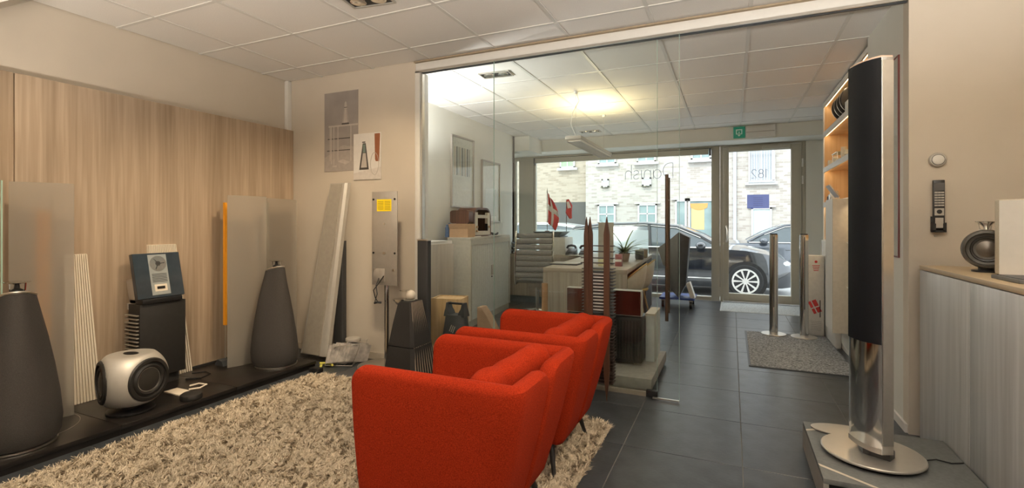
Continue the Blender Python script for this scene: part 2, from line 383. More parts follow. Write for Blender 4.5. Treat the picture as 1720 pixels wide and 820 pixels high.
# window lettering, read from the street
def strokes(paths, x, y, z, s, r, m, parent, name, flip=-1):
    mb = MB()
    for p in paths: mb.tube([(x + flip * s * a, y, z + s * b) for a, b in p], r, 5)
    return mb.build(name, m, parent)
def arc(cx, cy, rx, ry, a0, a1, n=14): return [(cx + rx * math.cos(R(a0 + (a1 - a0) * k / n)), cy + ry * math.sin(R(a0 + (a1 - a0) * k / n))) for k in range(n + 1)]
m_let = mat('lettering_dark', (0.10, 0.13, 0.22), 0.5)
GL = {'D': ([[(0.05, 0), (0.05, 1.0)], [(0.05, 1.0)] + arc(0.25, 0.5, 0.42, 0.5, 90, -60)], 0.78),
      'a': ([arc(0.27, 0.3, 0.25, 0.3, 0, 360)], 0.62),
      'a2': ([arc(0.27, 0.3, 0.25, 0.3, 0, 360), [(0.52, 0.6), (0.52, 0.0)]], 0.66),
      'n': ([[(0.04, 0), (0.04, 0.6)], [(0.04, 0.35)] + arc(0.25, 0.35, 0.21, 0.25, 180, 0) + [(0.46, 0)]], 0.60),
      'i': ([[(0.04, 0), (0.04, 0.6)]], 0.20),
      's': ([arc(0.2, 0.45, 0.16, 0.15, 20, 200, 8) + [(0.1, 0.36), (0.3, 0.25)] + arc(0.2, 0.15, 0.17, 0.15, 30, -160, 8)], 0.48),
      'h': ([[(0.04, 0), (0.04, 1.0)], [(0.04, 0.35)] + arc(0.25, 0.35, 0.21, 0.25, 180, 0) + [(0.46, 0)]], 0.5),
      '1': ([[(0.0, 0.85), (0.2, 1.0), (0.2, 0.0)]], 0.45),
      '8': ([arc(0.27, 0.76, 0.22, 0.24, 0, 360), arc(0.27, 0.26, 0.26, 0.26, 0, 360)], 0.72),
      '2': ([arc(0.27, 0.74, 0.25, 0.26, 165, -30, 10) + [(0.02, 0.0), (0.55, 0.0)]], 0.6)}
def word(keys, x, z, s, r, parent, name):
    paths = []; o = 0
    for k in keys:
        g, adv = GL[k]; paths += [[(a + o, b) for a, b in p] for p in g]; o += adv
    return strokes(paths, x, YF - 0.004, z, s, r, m_let, parent, name)
word(['D', 'a2', 'n', 'i', 's', 'h'], -0.86, 1.95, 0.245, 0.004, w1, 'lettering')
word(['1', '8', '2'], 0.50, 1.905, 0.13, 0.004, d1, 'numerals')
bs = B(0.215, 0.515, YF - 0.029, YF - 0.026, 1.44, 1.65).build('blue_notice', frosted('notice_blue', (0.20, 0.24, 0.52), .30, 0.0, .8), d1)
for k in range(5): B(0.30 - 0.0 * k, 0.43, YF - 0.0305, YF - 0.029, 1.60 - 0.03 * k, 1.603 - 0.03 * k).build('notice_line', m_ink, d1)
# street and opposite house (parts of the setting)
struct(B(-40, 40, 8.43, 60, -0.4, -0.21).build('ground_street', mat('asphalt', (0.40, 0.40, 0.39), 0.9, var=0.15, scale=40)))
struct(B(-40, 40, 8.43, 9.7, -0.25, -0.12).build('ground_pavement', mat('pavement', (0.66, 0.65, 0.62), 0.9, var=0.05)))
def brick_mat(name, c1, c2, mort):
    m, nt, p = nt_mat(name); N = nt.nodes; L = nt.links
    tc = N.new('ShaderNodeTexCoord'); sp = N.new('ShaderNodeSeparateXYZ'); cb = N.new('ShaderNodeCombineXYZ')
    L.new(tc.outputs['Object'], sp.inputs[0]); L.new(sp.outputs[0], cb.inputs[0]); L.new(sp.outputs[2], cb.inputs[1])
    b = N.new('ShaderNodeTexBrick'); L.new(cb.outputs[0], b.inputs[0])
    b.inputs['Color1'].default_value = (*c1, 1); b.inputs['Color2'].default_value = (*c2, 1); b.inputs['Mortar'].default_value = (*mort, 1)
    b.inputs['Scale'].default_value = 1; b.inputs['Brick Width'].default_value = 0.23; b.inputs['Row Height'].default_value = 0.075
    b.inputs['Mortar Size'].default_value = 0.008; b.inputs['Bias'].default_value = -0.35
    L.new(b.outputs[0], p.inputs['Base Color']); p.inputs['Roughness'].default_value = 0.9
    bp = N.new('ShaderNodeBump'); bp.inputs['Strength'].default_value = 0.5; bp.inputs['Distance'].default_value = 0.01; bp.invert = True
    L.new(b.outputs['Fac'], bp.inputs['Height']); L.new(bp.outputs[0], p.inputs['Normal'])
    return m
m_bk1 = brick_mat('pale_brick', (0.40, 0.375, 0.34), (0.24, 0.205, 0.17), (0.39, 0.37, 0.34))
m_bk2 = brick_mat('warm_brick', (0.36, 0.31, 0.24), (0.21, 0.17, 0.12), (0.34, 0.30, 0.25))
m_hg = mat('house_glass', (0.20, 0.27, 0.27), 0.08, var=0.2, scale=2)
m_hw = mat('house_frame', (0.55, 0.55, 0.54), 0.5)
HY_ = 19.0
ha = thing('house', 'pale brick house across the street with four-pane windows and a glazed white door', 'building', (-1.5, HY_, -0.21))
hb = thing('house', 'warmer brick house with a dark garage opening, left end of the street view', 'building', (-8.0, HY_ + 0.25, -0.21))
B(-3.79, 12, 0, 8, 0, 9).build('wall', m_bk1, ha)
B(-9, 2.71, 0, 8, 0, 9).build('wall', m_bk2, hb)
def hwin(root, x0, x1, z0, z1, nx=2, nz=2, sill=True, g=None, lintel=True, ext=0.0):
    X, Y, Z = root.location; x0 -= X; x1 -= X; z0 -= Z; z1 -= Z
    mb = MB(); t = 0.06
    for a, b, c, d in ((x0, x1, z0, z0 + t), (x0, x1, z1 - t, z1), (x0, x0 + t, z0, z1), (x1 - t, x1, z0, z1)): mb.box(a, b, -0.07, 0.0, c, d)
    for k in range(1, nx): xx = x0 + (x1 - x0) * k / nx; mb.box(xx - 0.02, xx + 0.02, -0.05, 0, z0, z1)
    for k in range(1, nz): zz = z0 + (z1 - z0) * k / nz; mb.box(x0, x1, -0.05, 0, zz - 0.02, zz + 0.02)
    f = mb.build('window', m_hw, root)
    for i in range(nx):
        for j in range(nz):
            B(x0 + (x1 - x0) * i / nx + 0.02, x0 + (x1 - x0) * (i + 1) / nx - 0.02, -0.03, -0.02, z0 + (z1 - z0) * j / nz + 0.02, z0 + (z1 - z0) * (j + 1) / nz - 0.02).build('pane', g or m_hg, f)
    if sill: B(x0 - 0.1, x1 + 0.1, -0.14, 0, z0 - 0.09, z0).build('sill', m_hw, f)
    if lintel: B(x0 - 0.12, x1 + 0.12, -0.09, 0, z1, z1 + 0.05).build('lintel', mat('lintel', (0.45, 0.44, 0.40), 0.7), f)
    return f
for x0, x1 in ((-4.74, -4.15), (-3.2, -2.6)):
    hwin(ha, x0 - 0.05, x1 + 0.05, 1.18, 1.93)
for x0, x1 in ((-4.78, -4.08), (-3.29, -2.59), (-1.35, -0.67)): hwin(ha, x0, x1, 3.50, 4.7)
m_plant = mat('box_plants', (0.05, 0.06, 0.04), 0.8)
for x0, x1 in ((-4.64, -4.36), (-3.09, -2.76)):
    f = hwin(ha, x0, x1, 2.60, 2.92, 1, 1, False, mat('pale_glass', (0.62, 0.68, 0.68), 0.3), False)
    mb = MB(); rr = random.Random(3)
    for k in range(16): mb.sphere((x0 + 1.5 + 0.02 * k + rr.uniform(-.01, .01), -0.1, 2.80 + rr.uniform(-.02, .02)), 0.022, 6, 4)
    stuff(mb.build('window_box_plants', m_plant, ha))
hwin(ha, 0.62, 1.25, 0.0, 1.75, 1, 1, False, mat('obscured_glass', (0.42, 0.50, 0.50), 0.4), True)
hwin(ha, 0.53, 1.32, 2.62, 4.6, 2, 1, True, mat('pale_blind', (0.36, 0.38, 0.40), 0.5))
mb = MB()
for k in range(11): mb.cyl((2.05 + 0.078 * k, -0.18, 2.85), (2.05 + 0.078 * k, -0.18, 3.9), 0.009, n=5)
mb.box(2.02, 2.86, -0.2, -0.16, 2.82, 2.86); mb.box(2.02, 2.86, -0.2, -0.16, 3.9, 3.94); mb.build('balcony_railing', mat('railing', (0.45, 0.47, 0.5), 0.5), ha)
f = hwin(ha, -1.90, -1.50, -0.1, 2.06, 1, 1, False); f = hwin(ha, -1.44, -0.60, -0.1, 2.06, 1, 1, False)
m_cur = mat('curtain_orange', (0.55, 0.26, 0.08), 0.8)
B(0.16, 0.60, -0.036, -0.031, 1.18, 2.0).build('curtain', mat('curtain_cream', (0.50, 0.36, 0.18), 0.8), ha)
MB().prism([(0.12, 2.13)] + [(0.14 + 0.56 * k / 12, 1.98 - 0.10 * math.sin(PI * k / 12)) for k in range(13)] + [(0.72, 2.13)], -0.042, -0.037, 'y').build('curtain_valance', m_cur, ha)
MB().cyl((1.6, -0.06, 0), (1.6, -0.06, 9), 0.055, n=10).build('drainpipe', mat('pipe_grey', (0.50, 0.54, 0.60), 0.4, 0.3), ha)
B(1.23, 2.71, -0.02, -0.01, 0, 2.27).build('garage_opening', mat('garage_dark', (0.07, 0.07, 0.065), 0.8), hb)
hwin(hb, -6.43, -5.80, 3.45, 4.6, 2, 1, True, mat('green_blind', (0.25, 0.42, 0.22), 0.5))

# ---- cars
def car(label, x, y, head, m_body, roofm=None, z=-0.21):
    root = thing('car', label, 'car', (x, y, z), 0 if head > 0 else PI)
    def st(xx, hw, zb, zs, cr): # one cross-section ring
        return [(xx, -hw * 0.86, zb), (xx, -hw * 0.97, zb + 0.10), (xx, -hw, zb + 0.30), (xx, -hw * 0.985, zs - 0.13), (xx, -hw * 0.93, zs), (xx, -hw * 0.4, zs + cr), (xx, hw * 0.4, zs + cr), (xx, hw * 0.93, zs), (xx, hw * 0.985, zs - 0.13), (xx, hw, zb + 0.30), (xx, hw * 0.97, zb + 0.10), (xx, hw * 0.86, zb)]
    S = [(-3.95, .72, .38, .80, .02), (-3.88, .84, .26, .93, .02), (-3.5, .90, .2, .97, .02), (-2.4, .91, .18, .96, .01), (-1.2, .91, .18, .94, .01), (-.55, .91, .18, .93, .05), (0, .91, .2, .90, .06), (.35, .89, .2, .84, .06), (.62, .82, .2, .76, .05), (.78, .72, .22, .66, .03), (.86, .58, .28, .52, .02)]
    MB().loft([st(*s) for s in S]).build('body', m_body, root, smooth=True)
    mc = mat('car_glass', (0.035, 0.05, 0.055), 0.04, var=0.1, spec=0.9)
    def cs(xx, zt, hb_, ht): return [(xx, -hb_, .92), (xx, -ht, zt), (xx, -ht * .5, zt + .025), (xx, ht * .5, zt + .025), (xx, ht, zt), (xx, hb_, .92)]
    C = [(-.42, .95, .84, .82), (-.8, 1.17, .84, .72), (-1.25, 1.36, .84, .64), (-1.9, 1.42, .84, .62), (-2.8, 1.40, .84, .62), (-3.4, 1.32, .84, .62), (-3.85, .98, .82, .75)]
    MB().loft([cs(*c) for c in C]).build('windows', mc, root)
    rfm = MB().loft([[(xx, -ht - .012, zt + .0), (xx, -ht * .5, zt + .035), (xx, ht * .5, zt + .035), (xx, ht + .012, zt), (xx, ht * .8, zt - .03), (xx, -ht * .8, zt - .03)] for xx, zt, hb_, ht in C[2:6]]).build('roof', roofm or m_body, root)
    for s in (-1, 1):
        P = [(xx, s * (ht + .012), zt) for xx, zt, hb_, ht in C]
        MB().tube(P, 0.028, 8).build('roof_pillar', m_body, root)
        MB().tube([(xx, s * .875, .945) for xx in (-.45, -1.5, -2.5, -3.7)], 0.012, 6).build('chrome_trim', m_alu, root)
        MB().tube([(xx, s * (ht + .035 - 0.15 * (0.0)), zt - 0.035) for xx, zt, hb_, ht in C[1:]], 0.009, 6).build('chrome_trim', m_alu, root)
        for xx in (-1.75, -2.75): MB().tube([(xx, s * .855, .94), (xx - .05, s * .66, 1.39)], 0.03, 6).build('door_pillar', m_blk, root)
        MB().sphere((-.78, s * .99, .99), .1, 12, 8, 1.0, .9, .72).build('wing_mirror', m_body, root)
        MB().tube([(-3.2, s * .916, .36), (-.6, s * .916, .36)], 0.012, 6).build('sill_trim', m_alu, root)
        MB().sphere((.60, s * .66, .66), .17, 12, 8, 1.0, .75, .42).build('headlight', mat('lamp_glass', (0.75, .78, .8), 0.1), root)
        MB().tube([(-1.45, s * .915, .78), (-1.25, s * .915, .78)], 0.015, 6).build('door_handle', m_body, root)
        for xw in (0, -2.79):
            T = TR((xw, s * .84, .33), rx=PI / 2)
            MB().lathe([(.36, -.085), (.37, -.08), (.37, .09), (.36, .085)], 28, T).build('wheel_arch', m_blkm, root)
            wh = MB().lathe([(.20, -.10), (.29, -.105), (.325, -.07), (.33, 0), (.325, .07), (.29, .105), (.20, .10)], 32, T).build('wheel', mat('tyre', (0.02, 0.02, 0.02), 0.8), root)
            mb = MB(TR((xw, s * .935, .33)))
            mb.lathe([(.205, .006), (.235, .012), (.235, -.012), (.205, -.006), (.205, .006)], 32, mb.M @ TR(rx=PI / 2), cap=False)
            for k in range(10):
                a = 2 * PI * k / 10
                mb.add([(math.cos(a + da) * r, yy, math.sin(a + da) * r) for yy in (-.01, .01) for r, da in ((.05, -.22), (.215, -.09), (.215, .09), (.05, .22))], [(0, 1, 2, 3), (7, 6, 5, 4), (0, 4, 5, 1), (1, 5, 6, 2), (2, 6, 7, 3), (3, 7, 4, 0)])
            mb.cyl((0, -.02, 0), (0, .02, 0), .055, n=14)
            mb.build('alloy_rim', mat('alloy', (0.80, 0.78, 0.74), 0.35, 0.3), wh)
    B(.845, .885, -.5, .5, .36, .50).build('grille', m_blkm, root); B(.86, .885, -.45, .45, .26, .33).build('bumper_intake', m_alu, root)
    return root
m_cb = mat('car_black', (0.015, 0.017, 0.022), 0.12, var=0.05, coat=1.0, spec=0.8)
m_cs = mat('car_silver', (0.60, 0.62, 0.65), 0.25, 0.4, var=0.03, coat=0.6)
car('black estate car parked close in front of the shop window and door', 0.235, 11.13, 1, m_cb)
car('dark grey car parked across the street, seen through the shop door', -0.06, 14.45, -1, mat('car_grey', (0.06, 0.07, 0.085), 0.15, 0.3, coat=1.0))
car('silver car across the street behind the small flag and the frosted film', -7.6, 14.45, -1, m_cs)

# ================================================================ BACK ROOM, LEFT PLATFORM
PZ = 0.06
pf = thing('display_platform', 'long low black platform along the wood-panelled wall', 'platform', (-3.57, 1.0, 0))
for y0, y1 in ((-1.0, 0.62), (0.62, 1.66), (1.66, 2.38), (2.38, 3.11)):
    x0 = -3.925 + 3.57; x1 = -3.20 + 3.57
    B(x0, x1, y0 - 1 + 0.0015, y1 - 1 - 0.0015, 0.035, PZ).build('top_panel', m_plat, pf, bev=0.002)
    B(x0 + 0.05, x1 - 0.012, y0 - 1 + 0.0015, y1 - 1 - 0.0015, 0.0, 0.034).build('front_panel', m_plat, pf)
MB().tube([(-0.07 + 0.26 * math.cos(t * PI / 24), 0.38 + 0.26 * math.sin(t * PI / 24), PZ + 0.0005) for t in range(48)], 0.0015, 4, closed=True).build('circle_groove', m_grey, pf)

def cone_speaker(label, x, y, rot=0.0):
    t = thing('cone_speaker', label, 'speaker', (x, y, PZ), rot, None)
    prof = []; zs = [0.02, 0.05, 0.12, 0.25, 0.40, 0.55, 0.68, 0.78]; rs = [.160, .173, .178, .166, .144, .117, .090, .071]
    rings = []
    for z, r in zip(zs, rs):
        ring = []
        tri = 0.05 + 0.10 * (z / .78)       # rounder below, more three-sided at the top
        for j in range(48):
            a = 2 * PI * j / 48
            ring.append((r * (1 + tri * math.cos(3 * a)) * math.cos(a), r * (1 + tri * math.cos(3 * a)) * math.sin(a), z + (0.0 if z < .7 else 0.02 * math.cos(a))))
        rings.append(ring)
    MB().loft(rings).build('fabric_body', m_blkfab, t, bev=0.0)
    top = rings[-1]
    MB().loft([[(p[0] * s, p[1] * s, p[2] + dz) for p in top] for s, dz in ((1.02, 0.001), (1.03, 0.008), (0.98, 0.013), (.3, .012))]).build('top_plate', m_alu, t)
    MB().lathe([(.15, 0), (.16, .004), (.16, .014), (.15, .018)], 32, TR((0, 0, 0.0))).build('base_disc', m_alu, t)
    MB().lathe([(.026, .80), (.024, .815), (.012, .822), (.010, .84)], 20).build('tweeter_dome', m_blk, t)
    MB().lathe([(.006, .838), (.022, .846), (.052, .852), (.056, .856), (.02, .860)], 28).build('acoustic_lens', m_chrome, t)
    for a in (1.6, 4.2): MB().tube([(.03 * math.cos(a), .03 * math.sin(a), .79), (.033 * math.cos(a), .033 * math.sin(a), .85)], .004, 6).build('lens_post', m_chrome, t)
    return t
cone_speaker('large black fabric cone speaker cut off by the left edge of the photo', -3.405, 1.285, R(-20))
cone_speaker('black fabric cone speaker in front of the pair of frosted screens', -3.41, 2.89, R(-10))

def sheet(name, label, x0, y0, x1, y1, z0, z1, extra=None, bow=0.02):
    cx, cy = (x0 + x1) / 2, (y0 + y1) / 2
    t = thing(name, label, 'screen', (cx, cy, PZ))
    n = 10; d = Vector((x1 - x0, y1 - y0, 0)); L = d.length; d.normalize(); nn = Vector((d.y, -d.x, 0))
    front = []
    for k in range(n + 1):
        s = -L / 2 + L * k / n; b = bow * (1 - (2 * k / n - 1) ** 2) - bow
        front.append((s, b))
    def P(s, b, z): p = d * s + nn * b; return (p.x, p.y, z)
    rings = []
    zz = [z0, z0 + .002, z1 - 0.02, z1]
    for z in zz:
        sh = 0.985 if z == z1 else 1
        rings.append([P(s * sh, b, z) for s, b in front] + [P(s * sh, b - .006, z) for s, b in reversed(front)])
    MB().loft(rings).build('frosted_sheet', m_frost, t)
    return t, P
t, P = sheet('frosted_screen', 'large frosted acrylic screen with an orange tube glowing through, behind the leftmost cone speaker', -3.745, 1.375, -3.62, 1.625, 0.0, 1.40)
MB().cyl(P(0.0, -.08, 0.1), P(0.0, -.08, 1.24), 0.034, n=14).build('orange_tube', m_orange, t)
MB().lathe([(.05, 0), (.05, .012)], 20, TR(P(0, -.08, 0))).build('foot', m_dark, t)
MB().cyl(P(0.0, -.08, 0), P(0.0, -.08, 0.1), 0.008, n=8).build('stem', m_alu, t)
t, P = sheet('frosted_screen', 'frosted acrylic screen with a yellow-orange tube at its left edge, left of the pair', -3.665, 2.655, -3.60, 2.965, 0.0, 1.385)
MB().box(-.012, .012, -.012, .012, 0.32, 1.33, TR((-3.815 - t.location.x, 2.735 - t.location.y, 0))).build('orange_tube', m_orange, t)
MB().cyl((-3.815 - t.location.x, 2.735 - t.location.y, 0), (-3.815 - t.location.x, 2.735 - t.location.y, .32), 0.006, n=8).build('stem', m_alu, t)
MB().prism([(-.06, 0), (.05, 0), (.03, .04), (-.02, .05)], -.05, .05, 'y', TR((-3.80 - t.location.x, 2.72 - t.location.y, 0))).build('foot', m_dark, t)
MB().cyl(P(.08, -.03, .95), P(.08, -.03, 1.12), .006, n=8).build('label_holder', m_white, t)
t, P = sheet('frosted_screen', 'frosted acrylic screen with a white tube inside, right of the pair near the corner', -3.70, 3.02, -3.78, 3.41, 0.0, 1.38, bow=-0.02)
MB().cyl(P(-.15, -.03, .90), P(-.15, -.03, 1.34), 0.024, n=12).build('white_tube', m_cream, t)
MB().cyl(P(-.15, -.03, 0), P(-.15, -.03, .90), .008, n=8).build('stem', m_alu, t)
MB().lathe([(.05, 0), (.05, .012)], 20, TR(P(-.15, -.03, 0))).build('foot', m_dark, t)

def ribbed(label, y0, yt, yb, x0, z1):
    t = thing('ribbed_cover', label, 'panel', (x0, y0, PZ))
    lean = 0.04
    MB().hexa([(-.012, 0, 0), (.0, 0, 0), (0, yb - y0, 0), (-.012, yb - y0, 0)], [(-.012 - lean, 0, z1), (-lean, 0, z1), (-lean, yt - y0, z1), (-.012 - lean, yt - y0, z1)]).build('backing', m_cream, t)
    n = int((yb - y0) / 0.0165)
    for k in range(n):
        f = (k + .5) / n
        a = (0.002, (yb - y0) * f, 0.002); b = (-lean + .002, (yt - y0) * f, z1 - .002)
        hb2 = (yb - y0) / n * .30; ht2 = (yt - y0) / n * .30
        MB().hexa([(a[0], a[1] - hb2, a[2]), (a[0] + .010, a[1] - hb2, a[2]), (a[0] + .010, a[1] + hb2, a[2]), (a[0], a[1] + hb2, a[2])],
                  [(b[0], b[1] - ht2, b[2]), (b[0] + .010, b[1] - ht2, b[2]), (b[0] + .010, b[1] + ht2, b[2]), (b[0], b[1] + ht2, b[2])]).build('rib', m_cream, t)
ribbed('cream ribbed cover leaning on the wood wall, right of the large frosted screen', 1.68, 1.805, 1.865, -3.83, 0.96)
ribbed('cream ribbed cover leaning on the wood wall behind the black stereo tower', 2.20, 2.40, 2.50, -3.878, 1.0)

t = thing('glass_screen', 'clear glass sheet with a green edge at the far left of the platform', 'screen', (-3.70, 1.16, PZ))
MB().add([(0, -.17, 0), (0, .17, 0), (0, .17, 1.40), (0, -.17, 1.40)], [(0, 1, 2, 3)]).build('glass_sheet', m_glass, t)
B(-.004, .004, .169, .175, 0, 1.40).build('polished_edge', m_edge, t)
# stereo tower 
ang = math.atan2(2.355 - 2.045, -3.70 + 3.75) - PI / 2   # front edge runs mostly along y
st_ = thing('stereo_cabinet', 'tall black cabinet with silver fins on its left side, under the glass-fronted player', 'speaker', (-3.725, 2.2, PZ), 0)
hx = 0.155
B(-.135, 0.0, -hx, hx, 0.07, .595).build('cabinet', m_blkm, st_, bev=0.003)
B(-.11, -.03, -hx + .03, hx - .03, 0.0, .07).build('plinth', m_blkm, st_)
B(-.15, -.137, -hx - .004, -hx + .05, .555, .597).build('top_cap', m_grey, st_, bev=0.003)
B(-.15, -.137, -hx + .02, hx - .02, .07, .55).build('rear_housing', m_blkm, st_)
for k in range(17):
    B(-.15, -.012, -hx - .016, -hx - .0005, .10 + .026 * k, .107 + .026 * k).build('fin', m_grey, st_)
pl = thing('music_player', 'glass-fronted silver music player tilted back on top of the black cabinet', 'music player', (-3.725, 2.2, PZ + .598), 0)
T = TR((-.02, 0, 0.03), ry=R(-13))
MB().box(-.035, 0.0, -.158, .158, 0, .325, T).build('body', m_dark, pl, bev=0.003)
MB().box(-.12, -.04, -.15, .10, -.02, .16, T).build('rear_case', m_grey, pl, bev=0.003)
B(-.13, 0.02, -.15, .12, 0.0, .03).build('base', m_blk, pl, bev=0.003)
m_pg = mat('player_glass', (0.03, 0.045, 0.06), 0.06, var=0.1, spec=0.6)
MB().box(0.0005, .0035, -.158, .158, 0.003, .322, T).build('glass_front', m_pg, pl)
m_mech = mat('mechanism', (0.50, 0.55, 0.56), 0.3, 0.6, var=0.05)
MB().box(.0036, .006, -.062, .062, 0.02, .312, T).build('mechanism_plate', m_mech, pl)
MB().lathe([(.045, 0), (.056, 0), (.056, .002), (.045, .002)], 32, T @ TR((.006, 0, .245), ry=PI / 2)).build('disc_ring', m_chrome, pl)
MB().lathe([(.001, 0), (.018, 0), (.018, .002), (.001, .002)], 24, T @ TR((.006, 0, .245), ry=PI / 2)).build('disc_hub', m_dark, pl)
for k in range(3): MB().box(.0062, .008, -.003, .003, .018, .045, T @ TR((0, 0, .245)) @ Matrix.Rotation(2 * PI * k / 3 + .6, 4, 'X')).build('clamp_arm', m_dark, pl)
for k in range(6): MB().box(.006, .0068, -.05, .05, .112 + .011 * k, .117 + .011 * k, T).build('vent_line', m_dark, pl)
MB().box(.006, .0072, -.042, .042, .045, .095, T).build('tape_window', m_cream, pl)
MB().box(.0072, .008, -.027, .027, .06, .08, T).build('tape_slot', m_blk, pl)

# round-bodied subwoofer
sb = thing('subwoofer', 'rounded silver subwoofer with two black cone drivers showing, at the platform edge', 'speaker', (-3.40, 1.815, PZ))
bm_v = MB(); c0 = (0, 0, .205)
bm_v.sphere((0, 0, 0), .193, 64, 40)
nrm = [Vector((math.cos(R(a)), math.sin(R(a)), 0)) for a in (-28 + 38, -28 - 78, -28 + 158)]
def clampv(p):
    p = Vector(p)
    for n_ in nrm:
        d_ = p.dot(n_)
        if d_ > .142: p -= n_ * (d_ - .142)
    p.z = max(min(p.z, .15), -.15)
    return (p.x, p.y, p.z + c0[2])
bm_v.v = [clampv(p) for p in bm_v.v]
bm_v.build('body', m_silver, sb)
m_rub = mat('rubber', (0.015, 0.014, 0.013), 0.5); m_con = mat('driver_cone', (0.035, 0.033, 0.03), 0.35, 0.2)
for n_ in nrm[:2] + nrm[2:]:
    a = math.atan2(n_.y, n_.x)
    T = TR((n_.x * .141, n_.y * .141, c0[2]), rz=a) @ Matrix.Rotation(PI / 2, 4, 'Y')
    rg = MB().lathe([(.128, -.004), (.130, .004), (.124, .012), (.108, .014), (.104, .003), (.098, .002), (.085, .012), (.075, .008), (.070, .0), (.06, -.0), (.001, .006)], 48, T).build('driver', m_rub, sb)
    MB().lathe([(.068, .002), (.060, .004), (.04, .010), (.001, .013)], 40, T).build('cone', m_con, rg)
MB().lathe([(.001, 0), (.055, 0), (.055, .002), (.001, .002)], 28, TR((0, 0, .354)) @ Matrix.Diagonal((1, .6, 1, 1))).build('port', m_blk, sb)
MB().lathe([(.115, 0), (.125, .006), (.125, .016), (.11, .022)], 40).build('base_ring', m_blk, sb)
MB().cyl((0, 0, .018), (0, 0, .07), .05, n=20).build('neck', m_blk, sb)
pk = MB().lathe([(.062, 0), (.066, .01), (.062, .032), (.05, .04), (.001, .042)], 36).build('control_puck', m_blkm, loc=(-3.265, 2.10, PZ))
tag(pk, 'flat round black puck on the platform beside the silver subwoofer', 'remote')
dk = thing('cable_dock', 'white docking plate with a looped white cable on the black platform', 'dock', (-3.45, 2.14, PZ))
B(-.09, .07, -.05, .04, 0, .012).build('plate', m_cream, dk, bev=0.004)
MB().tube([(.02, .05, .01), (.06, .10, .01), (.03, .17, .01), (-.04, .16, .01), (-.05, .10, .01)], .006, 6).build('cable', m_cream, dk)
cb = MB().tube([(-3.80, 2.45, PZ + .004), (-3.74, 2.52, PZ + .004), (-3.66, 2.50, PZ + .004), (-3.62, 2.40, PZ + .004), (-3.7, 2.34, PZ + .004)], .004, 6).build('power_cable', m_blk)
tag(cb, 'thin black cable looping on the platform right of the black cabinet', 'cable')

# leaning silver speaker in the corner
ls = thing('leaning_speaker', 'tall slim silver flat speaker leaning to the right in the room corner', 'speaker', (-3.36, 3.23, PZ))
b0 = [(-.165, .05, 0), (-.155, -.0, 0), (.14, -.02, 0), (.15, .05, 0)]
def lean(z, k): return (0.125 * k, 0.175 * k)
def ring(z, w_, k, th):
    ox, oy = lean(z, k)
    return [(-w_ + ox, th + oy, z), (-w_ * .97 + ox, 0 + oy, z), (w_ * .80 + ox, -.012 + oy, z), (w_ + ox, .006 + oy, z), (w_ + ox, th + oy, z)]
MB().loft([ring(1.52 * k, .155 - .055 * k, k, .045) for k in (0, .25, .5, .75, 1)]).build('body', m_silver, ls)
MB().loft([[(p[0] * 1 + (-.0), p[1] - .004, p[2]) for p in [(-.12 + .04 * k + lean(0, k)[0], lean(0, k)[1], 1.5 * k + .01), (-.12 + .04 * k + lean(0, k)[0], lean(0, k)[1] - .008, 1.5 * k + .01), (.085 - .03 * k + lean(0, k)[0], lean(0, k)[1] - .018, 1.5 * k + .01), (.085 - .03 * k + lean(0, k)[0], lean(0, k)[1] - .006, 1.5 * k + .01)]] for k in (0, .5, 1)]).build('front_grille', mat('grille_silver', (0.36, 0.33, 0.28), 0.6, 0.1), ls)
def column(label, x, y, z1, w_=.052):
    t = thing('column_speaker', label, 'speaker', (x, y, 0))
    MB().prism(rrect(-w_, w_, -.03, .03, .012), .03, z1, 'z').build('fabric_body', mat('column_fabric', (0.035, 0.036, 0.037), 0.7, var=0.3, scale=300), t)
    MB().prism(rrect(-w_ - .003, w_ + .003, -.033, .033, .012), z1, z1 + .012, 'z').build('top_cap', m_alu, t)
    MB().prism(rrect(-w_, w_, -.035, .035, .01), 0, .03, 'z').build('foot', m_blk, t)
column('slim black column speaker against the corner wall, behind the magazine rack', -3.265, 3.455, 1.06)
column('slim black column speaker standing at the end post of the glass partition', -2.327, 3.42, 1.075)

# magazine rack
mr = thing('magazine_rack', 'wire rack full of grey magazines on the floor by the corner', 'rack', (-3.05, 3.28, 0), R(20))
for s in (-1, 1):
    MB().tube([(-.14, s * .08, .012), (.10, s * .08, .012), (.17, s * .08, .20), (-.05, s * .08, .17), (-.14, s * .08, .012)], .004, 6).build('side_wire', m_alu, mr)
for k in range(4): MB().tube([(-.12 + .07 * k, -.08, .012), (-.12 + .07 * k, .08, .012)], .003, 6).build('cross_wire', m_alu, mr)
m_mag = mat('magazine', (0.45, 0.42, 0.39), 0.6, var=0.35, scale=18)
for k in range(7):
    mg = MB().box(-.10, .10, -.006, .006, 0, .15 + .008 * (k % 3), TR((-.03 + .018 * k, -.065 + .021 * k, .02), rx=R(-4 + k * 1.5), rz=R(70), ry=R(14)))
    tag(mg.build('magazine', m_mag, loc=(-3.05, 3.28, 0)), 'grey magazine in the wire rack by the corner, %s' % ('first at the platform side', 'second from the platform side', 'third from the platform side', 'middle of the seven', 'third from the glass side', 'second from the glass side', 'last at the glass side')[k], 'magazine', 'magazines in the wire rack')
dr = MB().lathe([(.001, 0), (.06, 0), (.065, .005), (.065, .022), (.06, .026), (.001, .026)], 32).build('round_tin', m_silver, loc=(-3.0, 3.33, .20))
tag(dr, 'flat round silver tin lying on top of the magazines', 'tin')
yc = MB().tube([(-3.12, 3.08, .03), (-3.16, 3.13, .02), (-3.22, 3.17, .02), (-3.16, 3.20, .02), (-3.08, 3.17, .02)], .010, 8).build('yellow_cable', mat('yellow_cable', (0.65, 0.62, 0.12), 0.5))
tag(yc, 'short loop of yellow cable on the floor at the platform end', 'cable')
